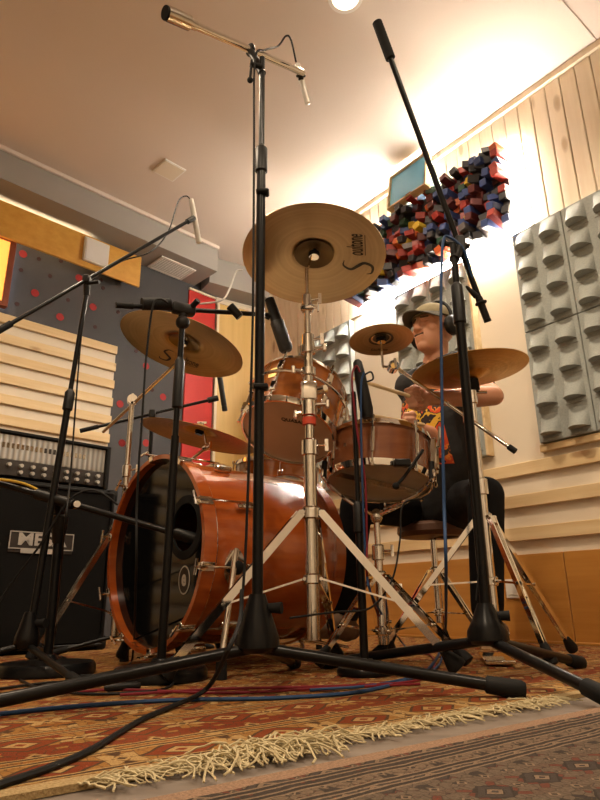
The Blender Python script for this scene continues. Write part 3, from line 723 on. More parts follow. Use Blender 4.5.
# claws, rods, lugs
for k in range(10):
    a = math.radians(24+36*k); e = bpe*math.cos(a)+ZV*math.sin(a); sd = bax.cross(e)
    b = MB(); b.box(bc+e*(BR+0.019)+bax*(-0.012), (0.006, 0.026, 0.045), frame_m((0, 0, 0), e, bax).to_3x3(), 0.002)
    b.box(bc+e*(BR+0.012)+bax*(-0.031), (0.018, 0.022, 0.006), frame_m((0, 0, 0), e, bax).to_3x3(), 0.002)
    cl = b.build('claw_hook', m_chrome, bd)
    b = MB(); b.cyl(bc+e*(BR+0.026)+bax*-0.06, bc+e*(BR+0.026)+bax*0.11, 0.0035, n=8)
    b.cyl(bc+e*(BR+0.026)+bax*-0.055-sd*0.022, bc+e*(BR+0.026)+bax*-0.055+sd*0.022, 0.004, n=8); b.build('t_rod', m_chrome, cl)
    b = MB(); b.box(bc+e*(BR+0.011)+bax*0.13, (0.022, 0.024, 0.06), frame_m((0, 0, 0), e, bax).to_3x3(), 0.006, 2); b.build('lug', m_chrome, bd)
# spurs with oval bracket
for s in (1, -1):
    a = math.radians(-12 if s > 0 else 192); e = bpe*math.cos(a)+ZV*math.sin(a)
    p = bc+e*(BR+0.004)+bax*(0.085 if s > 0 else 0.155)
    Ms = frame_m(p, bax, e)
    b = MB(); b.rings([[V((math.cos(k*2*math.pi/24)*0.034, math.sin(k*2*math.pi/24)*0.05, z_)) for k in range(24)] for z_ in (-0.004, 0.004)]); br = b.build('spur_bracket', m_chrome, bd, Ms)
    MB().revolve(p+e*0.004, e, [(0, 0.022), (0.02, 0.02), (0.026, 0.012)], 16).build('spur_knob', m_rubber, br)
    ft = V((p.x, p.y, 0.02)) + bpe*s*0.06 - bax*0.075
    MB().cyl(p+e*0.012+ZV*0.05, ft+ZV*0.03, 0.009, n=12).build('spur', m_chrome, br)
    MB().cyl(ft+ZV*0.055, ft-ZV*0.019, 0.013, 0.016, n=12).build('rubber_foot', m_rubber, br)
MB().box(bc+ZV*(BR+0.008)+bax*0.2, (0.06, 0.05, 0.02), frame_m((0, 0, 0), bpe, ZV).to_3x3(), 0.006, 2).build('mount_plate', m_chrome, bd)
# ------------------------------------------------------------------ toms, snare
tc = P(288, 432, 1.93); tax = V((0.24, 0.42, 0.87)).normalized()
tm = thing('rack_tom', (tc.x, tc.y, tc.z), 'amber lacquered rack tom hung on the tall chrome cymbal stand', 'drum')
rh = drum(tm, tc, tax, 0.152, 0.19, m_tom, m_coated, m_clear, 6, 0.35)
Mt = frame_m(tc-tax*0.002, CR, -tax)
text('QUASAR', 0.020, Mt @ Matrix.Translation((0.018, 0.06, 0.0)), m_ink, rh, sx=1.0, bold=0.0006)
tq = (V((-0.55, -0.83, 0)) - tax*V((-0.55, -0.83, 0)).dot(tax)).normalized()
Mg = frame_m(tc+tax*0.125+tq*0.1525, tax.cross(tq), tq)
b = MB(); b.poly([(-0.024, 0.012, 0), (-0.012, 0.024, 0), (0.012, 0.024, 0), (0.024, 0.012, 0), (0.012, -0.02, 0), (-0.012, -0.02, 0)], (0, 0, 0.0015)); b.build('badge', m_gold, tm, Mg)
# suspension bracket to the stand
CS = P(313, 640, 1.75); CS.z = 0
b = MB(); nn = 12
arc = []
for k in range(nn+1):
    a = math.radians(-75+150*k/nn); q = V((0.15, -0.95, 0)); q = (q-tax*q.dot(tax)).normalized(); t = tax.cross(q)
    arc.append(tc+tax*0.10+(q*math.cos(a)+t*math.sin(a))*0.178)
b.tube(arc, 0.006, 8); mb_ = b.build('mount_hoop', m_chrome, tm)
MB().tube(spline([arc[nn//2], tc+tax*0.13+V((0.03, -0.19, 0.0)), V((CS.x-0.012, CS.y+0.03, 0.86))], 6), 0.008, 10).build('mount_arm', m_chrome, mb_)
fp = V((-0.12, 2.62, 0))
ftm = thing('floor_tom', fp, 'dark amber floor tom half hidden behind the bass drum', 'drum')
drum(ftm, (fp.x, fp.y, 0.36), V((0.05, 0.02, 1)), 0.18, 0.38, m_tom, m_coated, m_clear, 8, 0.1)
for k in range(3):
    a = math.radians(30+120*k); e = V((math.cos(a), math.sin(a), 0))
    lg = MB().tube([fp+e*0.205+ZV*0.52, fp+e*0.205+ZV*0.2, fp+e*0.215+ZV*0.03], 0.006, 8).build('leg', m_chrome, ftm)
    MB().cyl(fp+e*0.215+ZV*0.045, fp+e*0.215+ZV*0.0, 0.01, 0.014, n=10).build('rubber_foot', m_rubber, lg)
    MB().box(fp+e*0.196+ZV*0.5, (0.03, 0.03, 0.05), Matrix.Rotation(a, 3, 'Z'), 0.004).build('leg_bracket', m_chrome, lg)
sc_ = P(379, 482, 1.99); sax = V((0.09, 0.19, 1)).normalized()
sn = thing('snare_drum', (sc_.x, sc_.y, sc_.z), 'mahogany snare drum with chrome rims on its low stand', 'drum')
rh = drum(sn, sc_, sax, 0.170, 0.135, m_mahog, m_coated, plain('snare_side_head', (0.30, 0.25, 0.18), 0.35, var=0.35, scale=14, coat=0.3), 8, 0.55)
Msn = frame_m(sc_-sax*0.003, CR, -sax)
b = MB()
for k in range(12): b.box((-0.018+k*0.0033, 0, 0.002), (0.0012, 0.29, 0.0016))
b.build('snare_wires', m_alu, rh, Msn @ Matrix.Rotation(1.2, 4, 'Z'))
q = V((0.9, -0.45, 0)).normalized()
b = MB(); b.box(sc_+sax*0.075+q*0.185, (0.022, 0.035, 0.10), frame_m((0, 0, 0), q, sax).to_3x3(), 0.004); st_ = b.build('strainer', m_chrome, sn)
MB().bar(sc_+sax*0.10+q*0.2, sc_+sax*0.17+q*0.205, 0.014, 0.006, q.cross(ZV)).build('throw_lever', m_chrome, st_)
for k in range(4):
    a = math.radians(45+90*k); e = V((math.cos(a), math.sin(a), 0)); e = (e-sax*e.dot(sax)).normalized()
    MB().cyl(sc_+sax*0.0675+e*0.168, sc_+sax*0.0675+e*0.173, 0.006, n=12).build('vent', m_chrome, sn)
# snare stand
ssb = V((0.245, 2.03, 0))
ss = thing('snare_stand', ssb, 'chrome basket stand holding up the snare drum', 'stand')
sections(ss, ssb, [(0.06, 0.34, 0.014), (0.34, 0.44, 0.010)], m_chrome)
tripod(ss, ssb, 0.26, 0.10, [(0.05, 1.88, 0), (0.30, 2.27, 0), (0.45, 1.86, 0)], m_chrome, 0.018)
MB().ell((ssb.x, ssb.y, 0.45), (0.02, 0.02, 0.025)).build('ball_joint', m_chrome, ss)
for k in range(3):
    a = math.radians(200+120*k); e = V((math.cos(a), math.sin(a), 0)); e = (e-sax*e.dot(sax)).normalized()
    tip = sc_ - sax*0.020 + e*0.192
    ar = MB().tube(spline([V((ssb.x, ssb.y, 0.45)), V((ssb.x, ssb.y, 0.452)).lerp(tip, 0.55)-ZV*0.02, tip-ZV*0.006, tip+sax*0.035], 5), 0.006, 8).build('basket_arm', m_chrome, ss)
    MB().cyl(tip-sax*0.004, tip+sax*0.05, 0.009, n=10).build('rubber_grip', m_rubber, ar)
MB().tube(spline([V((0.27, 2.0, 0.47)), V((0.30, 1.93, 0.475)), V((0.36, 1.9, 0.50))], 5), 0.006, 8).build('tilt_lever', m_chrome, ss)
# ------------------------------------------------------------------ cymbal stands
def zat(x, y, Y): return P(x, y, Y).z
cst = thing('cymbal_stand', CS, 'tall chrome double braced cymbal stand in front of the bass drum', 'stand')
Yc = CS.y
sections(cst, CS, [(zat(313, 640, Yc), zat(312, 446, Yc), 0.019), (zat(312, 446, Yc), zat(312, 340, Yc), 0.0135), (zat(312, 340, Yc), zat(312, 300, Yc), 0.010), (zat(312, 300, Yc), zat(312, 268, Yc), 0.006)], m_alu, 0.006)
tripod(cst, CS, zat(313, 513, Yc), zat(313, 579, Yc), [(-0.33, 1.62, 0), (0.384, 1.70, 0), (0.10, 2.07, 0)], m_chrome, 0.026, 0.019, 0.026, 0.013)
MB().cyl((CS.x, CS.y, zat(312, 425, Yc)), (CS.x, CS.y, zat(312, 418, Yc)), 0.0205, n=18).build('tape_band', m_redtape, cst)
joint(cst, V((CS.x, CS.y, zat(312, 308, Yc))), (1, -0.2, 0), 0.016)
MB().box((CS.x, CS.y, zat(312, 392, Yc)), (0.05, 0.05, 0.06), None, 0.008, 2).cyl((CS.x-0.02, CS.y+0.03, zat(312, 392, Yc)), (CS.x+0.05, CS.y-0.03, zat(312, 392, Yc)), 0.012).build('tom_clamp', m_chrome, cst)
for yy, dx, dy in ((350, 0.05, -0.02), (372, -0.045, -0.02), (405, 0.055, -0.01), (412, -0.04, 0.02)):
    zz = zat(312, yy, Yc); c_ = V((CS.x, CS.y, zz))
    k_ = MB().revolve(c_-ZV*0.014, (0, 0, 1), [(0, 0.016), (0.003, 0.023), (0.025, 0.023), (0.028, 0.016)], 16).build('memory_lock', m_chrome, cst)
    MB().cyl(c_, c_+V((dx, dy, 0)), 0.006, n=10).box(c_+V((dx, dy, 0)), (0.012, 0.014, 0.026), None, 0.003).build('wing_screw', m_chrome, k_)
ccen = P(314, 253, 1.77); cax = V((0.03, 0.21, 0.977)).normalized()
MB().cyl((CS.x, CS.y, zat(312, 272, Yc)), ccen+cax*0.03, 0.004, n=8).build('cymbal_rod', m_chrome, cst)
cy = thing('crash_cymbal', ccen, 'big brown bronze crash cymbal on the tall central stand', 'cymbal')
cb, Mcy = cymbal(cy, ccen, cax, 0.233, m_bronze_d)
MB().annulus((0, 0, 0), (0, 0, 1), [(0.012, 0.014), (0.065, -0.007), (0.065, -0.0075), (0.012, 0.012)], 40).build('bell_patch', plain('bell_dark', (0.14, 0.10, 0.05), 0.4, 0.8), cb, Mcy)
script_logo(cb, Mcy, 0.233, m_ink, 0.143, math.radians(84), 0.058)
felt(cy, ccen, cax)
# left stand with boom arm and big cymbal
L1 = V((-0.672, 2.34, 0)); L1t = P(131, 400, 2.34)
l1 = thing('cymbal_stand', L1, 'chrome boom cymbal stand between the amplifier and the bass drum', 'stand')
sections(l1, L1, [(0.08, zat(118, 545, 2.34), 0.0145), (zat(118, 545, 2.34), zat(122, 470, 2.34), 0.0125), (zat(122, 470, 2.34), L1t.z, 0.010)], m_alu)
tripod(l1, L1, 0.47, 0.16, [(-0.88, 2.16, 0), (-0.70, 2.62, 0), (-0.455, 2.44, 0)], m_alu, 0.022, 0.0145, 0.02, 0.013)
top = V((L1.x, L1.y, L1t.z))
joint(l1, top, (0.3, -1, 0), 0.02)
a0, a1 = P(103, 432, 2.44), P(178, 362, 2.20)
MB().cyl(a0, a1, 0.0065, n=10).build('boom_arm', m_alu, l1)
c1 = P(184, 341, 2.19); c1x = V((0.25, 0.10, 0.95)).normalized()
joint(l1, a1, (0, -1, 0.2), 0.013)
MB().cyl(a1, c1+c1x*0.03, 0.004, n=8).build('cymbal_rod', m_chrome, l1)
cy1 = thing('crash_cymbal', c1, 'golden crash cymbal tilted behind the short black tee stand', 'cymbal')
cb1, Mc1 = cymbal(cy1, c1, c1x, 0.243, m_bronze)
MB().annulus((0, 0, 0), (0, 0, 1), [(0.012, 0.014), (0.06, -0.006), (0.06, -0.0065), (0.012, 0.012)], 40).build('bell_patch', plain('bell_dark', (0.22, 0.14, 0.05), 0.4, 0.8), cb1, Mc1)
script_logo(cb1, Mc1, 0.243, m_ink, 0.150, math.radians(195), 0.052)
felt(cy1, c1, c1x)
# low cymbal stand behind the bass drum
L2 = V((-0.54, 2.43, 0)); l2 = thing('cymbal_stand', L2, 'chrome stand carrying the low hammered cymbal behind the bass drum', 'stand')
t2 = P(158, 480, 2.43); c2 = P(200, 430, 2.30); c2x = V((0.23, -0.02, 0.97)).normalized(); a2 = P(207, 447, 2.30)
sections(l2, L2, [(0.08, 0.40, 0.0135), (0.40, t2.z, 0.010)], m_alu)
tripod(l2, L2, 0.40, 0.16, [(-0.62, 2.68, 0), (-0.33, 2.60, 0), (-0.60, 2.20, 0)], m_alu, 0.02)
joint(l2, V((L2.x, L2.y, t2.z)), (0.3, -1, 0), 0.014)
MB().cyl(V((L2.x, L2.y, t2.z)), a2, 0.006, n=10).build('boom_arm', m_chrome, l2)
joint(l2, a2, (0.6, -1, 0), 0.014); MB().cyl(a2, c2+c2x*0.03, 0.004, n=8).build('cymbal_rod', m_chrome, l2)
cy2 = thing('hammered_cymbal', c2, 'hammered golden cymbal lying low behind the bass drum and rack tom', 'cymbal')
cymbal(cy2, c2, c2x, 0.225, m_bronze_h, bow=0.13); felt(cy2, c2, c2x)
# hi-hat
HS = V((0.575, 1.95, 0)); hc = P(469, 369, 1.93)
HSx = lambda z: V((HS.x + (hc.x-HS.x)*z/hc.z, HS.y + (hc.y-HS.y)*z/hc.z, z))
hh = thing('hi_hat_stand', HS, 'chrome hi-hat stand with foot pedal beside the drummer', 'stand')
for z0, z1, r in ((0.06, 0.52, 0.0135), (0.52, 0.86, 0.0115), (0.86, hc.z+0.10, 0.003)):
    MB().cyl(HSx(z0), HSx(z1), r, n=14).build('tube', m_chrome, hh)
MB().revolve(HSx(0.50), (0, 0, 1), [(0, 0.013), (0.003, 0.02), (0.05, 0.02), (0.055, 0.012)], 16).build('collar', m_chrome, hh)
MB().revolve(HSx(0.80), (0, 0, 1), [(0, 0.012), (0.003, 0.017), (0.05, 0.017), (0.055, 0.022), (0.06, 0.022)], 16).build('seat_cup', m_chrome, hh)
MB().cyl(HSx(0.84)+V((-0.03, 0, 0)), HSx(0.84)+V((0.05, 0, 0)), 0.006, n=8).build('wing_screw', m_chrome, hh)
tripod(hh, HS, 0.43, 0.24, [(0.905, 2.24, 0), (0.235, 2.06, 0), (0.665, 1.80, 0)], m_chrome, 0.02, 0.0135, 0.02, 0.01, 0.5)
pdl = frame_m((0, 0, 0), (0.06, 0.3, 0), ZV).to_3x3()
MB().box((0.605, 2.09, 0.012), (0.30, 0.085, 0.012), pdl, 0.003).build('base_plate', m_chrome, hh)
MB().box((0.605, 2.09, 0.062), (0.27, 0.075, 0.010), pdl @ Matrix.Rotation(0.22, 3, 'Y'), 0.003).build('foot_board', m_alu, hh)
hht = thing('hi_hat_cymbals', hc, 'pair of bronze hi-hat cymbals stacked in front of the drummer', 'cymbal')
hx = V((-0.07, -0.01, 1)).normalized()
cymbal(hht, hc+hx*0.012, hx, 0.192, m_bronze_h, 'top_cymbal', bow=0.09)
cymbal(hht, hc-hx*0.022, V((0.07, 0.01, -1)), 0.192, m_bronze_h, 'bottom_cymbal', bow=0.09)
MB().cyl(hc+hx*0.02, hc+hx*0.075, 0.012, n=12).build('clutch', m_chrome, hht)
MB().cyl(hc-hx*0.075, hc-hx*0.04, 0.024, n=16).build('felt_cup', m_rubber, hht)
# splash on its arm
sp = P(381, 338, 2.03); sx_ = V((-0.03, 0.10, 0.99)).normalized(); e1 = P(383, 367, 2.03); e2_ = P(397, 368, 2.02); e3 = P(512, 449, 1.79)
sa = thing('splash_holder', e3, 'slim chrome splash holder with black tip clamped across the hi-hat stand', 'stand')
MB().cyl(e2_, e3, 0.0058, n=10).build('boom_arm', m_alu, sa)
dd = (e3-e2_).normalized()
MB().cyl(e3-dd*0.012, e3+dd*0.012, 0.0095, n=12).build('end_cap', m_rubber, sa)
joint(sa, P(393, 367, 2.02), (0.1, -1, 0.1), 0.019)
MB().cyl(P(393, 367, 2.0)-V((0, 0.012, 0)), P(393, 367, 2.0)-V((0, 0.016, 0)), 0.009, n=14).build('gear_disc', m_gold, sa)
MB().cyl(e1, P(393, 367, 2.02), 0.006, n=8).cyl(e1, sp+sx_*0.03, 0.004, n=8).build('cymbal_rod', m_chrome, sa)
arm_p = e2_.lerp(e3, 0.66)
MB().box(arm_p, (0.03, 0.03, 0.03), None, 0.005).cyl(arm_p, HSx(arm_p.z), 0.007).build('arm_clamp', m_chrome, sa)
cy3 = thing('splash_cymbal', sp, 'small pale splash cymbal beside the face of the drummer', 'cymbal')
c3, M3 = cymbal(cy3, sp, sx_, 0.115, m_bronze_d, bow=0.08)
MB().annulus((0, 0, 0), (0, 0, 1), [(0.010, 0.007), (0.045, -0.004), (0.045, -0.0045), (0.010, 0.005)], 32).build('bell_patch', plain('bell_dark', (0.05, 0.045, 0.035), 0.4, 0.5), c3, M3)
L = M3 @ Matrix.Rotation(math.pi, 4, 'Z') @ Matrix.Translation((0, -0.076, -0.0085)) @ Matrix.Rotation(math.pi, 4, 'Y') @ Matrix.Rotation(0.13, 4, 'X')
hug(text('Soultone', 0.022, L, m_ink, c3, shear=0.3, sx=0.8, bold=0.0004), M3, 0.115, 0.08)
felt(cy3, sp, sx_)
# bass pedal
pd = thing('bass_pedal', (-0.03, 2.33, 0), 'chrome bass drum pedal behind the bass drum under the right foot', 'pedal')
Rp = frame_m((0, 0, 0), bax, ZV).to_3x3()
cpd = bc + bax*(BL+0.17); cpd.z = 0
MB().box(cpd+ZV*0.008, (0.28, 0.09, 0.012), Rp, 0.003).build('base_plate', m_chrome, pd)
MB().box(cpd+ZV*0.045, (0.26, 0.075, 0.010), Rp @ Matrix.Rotation(0.16, 3, 'Y'), 0.003).build('foot_board', m_alu, pd)
for s in (-1, 1): MB().cyl(cpd-bax*0.12+bpe*0.05*s, cpd-bax*0.12+bpe*0.05*s+ZV*0.22, 0.008, n=10).build('post', m_chrome, pd)
MB().cyl(cpd-bax*0.12-bpe*0.06+ZV*0.21, cpd-bax*0.12+bpe*0.06+ZV*0.21, 0.007, n=10).build('axle', m_chrome, pd)
MB().cyl(cpd-bax*0.12+ZV*0.21, cpd-bax*0.155+ZV*0.33, 0.004, n=8).cyl(cpd-bax*0.167+ZV*0.335, cpd-bax*0.12+ZV*0.335, 0.02, n=14).build('beater', m_rubber, pd)
# ------------------------------------------------------------------ stool
stl = V((0.55, 2.63, 0)); so_ = thing('drum_stool', stl, 'round drum stool with brown seat under the drummer', 'stool')
MB().revolve((stl.x, stl.y, 0.435), (0, 0, 1), [(0, 0.09), (0.002, 0.135), (0.02, 0.148), (0.045, 0.145), (0.058, 0.13), (0.062, 0.0)], 36).build('seat', m_leather, so_)
MB().cyl((stl.x, stl.y, 0.10), (stl.x, stl.y, 0.434), 0.014, n=14).build('tube', m_chrome, so_)
tripod(so_, stl, 0.30, 0.14, [(0.33, 2.53, 0), (0.68, 2.44, 0), (0.62, 2.87, 0)], m_chrome, 0.02)
# ------------------------------------------------------------------ drummer
fx = V((-0.84, -0.54, 0)).normalized(); lx = V((-fx.y, fx.x, 0))
dr = thing('person', (0.60, 2.60, 0.49), 'drummer in olive cap, headphones and black printed T-shirt playing the kit', 'person')
pel = V((0.60, 2.60, 0.575)); nb = V((0.578, 2.52, 1.12)); hcn = P(433, 331, 2.48)
hf = V((-0.80, -0.60, 0.06)).normalized(); hl = V((-hf.y, hf.x, 0)).normalized(); hu = hf.cross(hl)*-1
if hu.z < 0: hu = -hu
shL, shR = nb+lx*0.148-ZV*0.01, nb-lx*0.148-ZV*0.01
elL = P(494, 396, 2.21); haL = P(414, 399, 2.09); elR = P(440, 440, 2.52); haR = P(407, 424, 2.24)
b = MB()
hd_ = lambda f_, l_, u_: hcn + hf*f_ + hl*l_ + hu*u_
Rh = Matrix((hf, hl, hu)).transposed()
b.ell(hd_(-0.012, 0, 0.028), (0.098, 0.076, 0.092), Rh, 24, 16)
b.ell(hd_(0.028, 0, -0.045), (0.066, 0.058, 0.075), Rh, 20, 14)
b.ell(hd_(0.066, 0, -0.095), (0.026, 0.030, 0.022), Rh)
b.cap(hd_(0.088, 0, 0.022), hd_(0.106, 0, -0.022), 0.010, 0.014, 10)
for s in (-1, 1):
    b.ell(hd_(0.100, 0.013*s, -0.027), (0.011, 0.010, 0.008), Rh, 10, 8)
    b.cap(hd_(0.086, 0.014*s, 0.034), hd_(0.066, 0.048*s, 0.034), 0.010, 0.008, 8)
    b.ell(hd_(0.055, 0.042*s, -0.018), (0.026, 0.020, 0.022), Rh, 10, 8)
    b.ell(hd_(-0.012, 0.076*s, 0.0), (0.018, 0.008, 0.030), Rh, 10, 8)
b.cap(hd_(0.088, -0.018, -0.056), hd_(0.088, 0.018, -0.056), 0.008, 0.008, 8)
b.cap(hd_(0.084, -0.014, -0.068), hd_(0.084, 0.014, -0.068), 0.009, 0.009, 8)
b.cap(hd_(-0.025, 0, -0.06), nb-ZV*0.03, 0.049, 0.058, 16)
Rt = Matrix((fx, lx, ZV)).transposed()
ch0 = nb.lerp(pel, 0.33)
b.ell(ch0, (0.105, 0.165, 0.20), Rt, 20, 14); b.ell(pel+ZV*0.02, (0.11, 0.155, 0.13), Rt, 20, 14); b.cap(ch0, pel, 0.11, 0.115)
b.cap(shL, shR, 0.055, 0.055)
hipL, hipR = pel+V((0.06, -0.06, -0.01)), pel+V((-0.06, 0.06, -0.01))
knL, knR = V((0.645, 2.15, 0.535)), V((0.215, 2.42, 0.54)); anL, anR = V((0.625, 2.20, 0.14)), V((0.165, 2.50, 0.13))
for hp_, kn, an in ((hipL, knL, anL), (hipR, knR, anR)):
    b.cap(hp_, kn, 0.075, 0.052); b.cap(kn, an, 0.05, 0.035)
for sh, el, ha in ((shL, elL, haL), (shR, elR, haR)):
    b.cap(sh, el, 0.048, 0.037); d = (ha-el).normalized(); wr_ = ha-d*0.075
    b.cap(el, el.lerp(wr_, 0.3), 0.037, 0.041); b.cap(el.lerp(wr_, 0.3), wr_, 0.041, 0.026)
    # fist round the stick: palm, four curled fingers, thumb
    up = ZV - d*ZV.dot(d); up.normalize(); sd = d.cross(up)
    kn_ = ha
    b.cap(wr_, ha-d*0.045, 0.027, 0.027, 12)
    b.cap(ha-d*0.03+up*0.024, ha-d*0.03-up*0.026, 0.022, 0.020, 10); b.cap(ha-d*0.005+up*0.028, ha-d*0.005-up*0.03, 0.019, 0.016, 10)
    for k in range(4):
        o_ = up*(0.030-0.0205*k); ln = (0.95, 1.05, 1.0, 0.82)[k]
        p1 = ha+o_+sd*0.004; p2 = ha+d*0.034*ln+o_-sd*0.010; p3 = ha+d*0.020*ln+o_-sd*0.036; p4 = ha-d*0.006+o_-sd*0.034
        b.cap(p1, p2, 0.0098, 0.0092, 8); b.cap(p2, p3, 0.0092, 0.0086, 8); b.cap(p3, p4, 0.0086, 0.008, 8)
    b.cap(ha-d*0.035+up*0.026, ha-d*0.005+up*0.042-sd*0.022, 0.012, 0.010, 8); b.cap(ha-d*0.005+up*0.042-sd*0.022, ha+d*0.020+up*0.034-sd*0.034, 0.010, 0.008, 8)
body = link('body', remesh(b, 0.0048, 5, 0.5), m_skin, dr)
# T-shirt
b = MB(); b.ell(ch0+ZV*0.005, (0.122, 0.18, 0.205), Rt, 24, 16); b.cap(ch0-ZV*0.05, pel-ZV*0.01, 0.128, 0.140, 20); b.ell(pel+ZV*0.0, (0.135, 0.172, 0.10), Rt, 20, 14)
b.cap(ch0-ZV*0.02+lx*0.04, pel+lx*0.04, 0.13, 0.13, 20); b.cap(ch0-ZV*0.02-lx*0.04, pel-lx*0.04, 0.13, 0.13, 20)
b.cap(shL+ZV*0.002, shR+ZV*0.002, 0.068, 0.068); b.cap(nb-ZV*0.06, nb+ZV*0.0, 0.09, 0.068)
for sh, el in ((shL, elL), (shR, elR)): b.cap(sh, sh.lerp(el, 0.62), 0.064, 0.060)
sm = remesh(b, 0.008, 6, 0.5)
Msh = frame_m(ch0, lx, ZV)
sm.transform(Msh.inverted())
def shirt_mat():
    t = NT('printed_shirt'); v = t.coord(); sep = t.n('ShaderNodeSeparateXYZ'); t.l(v, sep.inputs[0])
    X, Y, Z = sep.outputs
    inx = t.math('MULTIPLY', t.math('GREATER_THAN', X, -0.125), t.math('LESS_THAN', X, 0.125))
    inz = t.math('MULTIPLY', t.math('GREATER_THAN', Z, -0.235), t.math('LESS_THAN', Z, 0.075))
    fr = t.math('LESS_THAN', Y, -0.02)
    m = t.math('MULTIPLY', t.math('MULTIPLY', inx, inz), fr)
    nz_ = t.noise(v, 11, 3, 0.55)
    art = t.ramp(nz_, [(0.0, (0.02, 0.01, 0.01)), (0.36, (0.60, 0.36, 0.03)), (0.42, (0.02, 0.01, 0.01)), (0.46, (0.55, 0.06, 0.01)), (0.54, (0.65, 0.18, 0.02)), (0.57, (0.03, 0.015, 0.01)), (0.62, (0.60, 0.36, 0.03))], 'CONSTANT')
    t.col(t.mix(m, (0.012, 0.012, 0.013), art)).set(Roughness=0.85); t.bump(t.noise(v, 16, 3), 0.006)
    return t.m
link('t_shirt', sm, shirt_mat(), dr, Msh)
b = MB()
for hp_, kn, an in ((hipL, knL, anL), (hipR, knR, anR)):
    b.cap(hp_, kn, 0.092, 0.066); b.cap(kn, an+ZV*0.02, 0.065, 0.056)
b.ell(pel-ZV*0.02, (0.128, 0.175, 0.085), Rt, 20, 14)
link('trousers', remesh(b, 0.008, 6, 0.5), m_trousers, dr)
for an, toe in ((anL, V((0.58, 1.99, 0.10))), (anR, V((0.045, 2.345, 0.095)))):
    b = MB(); d = (toe-an); d.z = 0; d.normalize()
    hl_ = an-ZV*0.05
    b.cap(hl_-d*0.035, toe, 0.036, 0.034); b.cap(an+ZV*0.01, hl_, 0.045, 0.04); b.ell(toe, (0.045, 0.045, 0.03)); b.cap(an-ZV*0.02, toe+ZV*0.01, 0.04, 0.026)
    shoe = link('shoe', remesh(b, 0.006, 4), m_shoe, dr)
# cap with brim
b = MB(); prof = []
for k in range(9):
    a = k/8*math.pi/2; prof.append((0.088*math.sin(a), math.cos(a)))
b.rings([[hd_(-0.012+c_*0.110*math.cos(p), c_*0.088*math.sin(p), 0.046+s_*0.084) for p in [i*2*math.pi/28 for i in range(28)]] for s_, c_ in [(math.sin(x*math.pi/16), math.cos(x*math.pi/16)) for x in range(0, 9)]][:-1] + [[hd_(-0.012+0.004*math.cos(i*2*math.pi/28), 0.004*math.sin(i*2*math.pi/28), 0.131) for i in range(28)]])
cp_ = b.build('cap', m_cap, dr, ang=1.2)
MB().ell(hd_(-0.012, 0, 0.131), (0.008, 0.008, 0.005), Rh, 10, 6).build('cap_button', m_capbrim, cp_)
b = MB(); rg = []
for j in range(6):
    rr = j/5; row = []
    for i in range(13):
        a = math.radians(-62+124*i/12)
        row.append(hd_(-0.012+(0.108+0.07*rr*math.cos(a*1.1))*math.cos(a), (0.086+0.02*rr)*math.sin(a), 0.050-0.016*rr-0.028*rr*abs(math.sin(a))**2))
    rg.append(row)
for dz in (0.0,):
    g = [[b.bm.verts.new(p) for p in r] for r in rg]
    for j in range(5):
        for i in range(12): b.bm.faces.new((g[j][i], g[j][i+1], g[j+1][i+1], g[j+1][i]))
    b.bm.normal_update(); bmesh.ops.solidify(b.bm, geom=b.bm.faces[:], thickness=0.004)
b.build('brim', m_capbrim, cp_, ang=1.2)
# beard stubble and brows
b = MB(); b.cap(hd_(0.091, -0.020, -0.047), hd_(0.091, 0.020, -0.047), 0.005, 0.005, 8); b.build('moustache', m_hair, body)
for s in (-1, 1): MB().cap(hd_(0.093, 0.016*s, 0.030), hd_(0.078, 0.042*s, 0.030), 0.005, 0.004, 8).build('eyebrow', m_hair, body)
for s in (-1, 1): MB().ell(hd_(0.081, 0.030*s, 0.012), (0.009, 0.013, 0.006), Rh, 10, 8).build('eyelid', m_skin, body)
# headphones
hp_ = thing('headphones', hd_(0, 0, 0.13), 'black over-ear headphones worn over the olive cap', 'headphones')
b = MB(); b.tube([hd_(-0.012, 0.098*math.cos(a), 0.02+0.122*math.sin(a)) for a in [math.pi*k/16 for k in range(17)]], 0.008, 8); b.build('headband', m_rubber, hp_)
for s in (-1, 1):
    MB().revolve(hd_(-0.012, 0.080*s, -0.005), hl*s, [(0, 0.036), (0.01, 0.045), (0.026, 0.044), (0.036, 0.034), (0.04, 0.02), (0.041, 0.0)], 24).build('ear_cup', m_darkpl, hp_)
    MB().annulus(hd_(-0.012, (0.119)*s, -0.005), hl*s, [(0.018, 0), (0.022, 0), (0.022, 0.003), (0.018, 0.003)], 24).build('cup_ring', m_chrome, hp_)
# drumsticks
for ha, el, tip, lab in ((haL, elL, P(352, 378, 1.93), 'pale wooden drumstick held out in the near fist'), (haR, elR, P(352, 412, 2.02), 'pale wooden drumstick in the far hand over the snare')):
    d = (ha-el).normalized(); up = (ZV-d*ZV.dot(d)).normalized(); sd = d.cross(up); g0 = ha+d*0.012-sd*0.020
    dv = (tip-g0).normalized()
    b = MB(); b.revolve(g0-dv*0.08, dv, [(0, 0.004), (0.003, 0.007), (0.26, 0.007), (0.33, 0.004), (0.336, 0.0055), (0.344, 0.005), (0.348, 0.0)], 10)
    tag(b.build('drumstick', m_stick, base=g0), lab, 'drumstick')
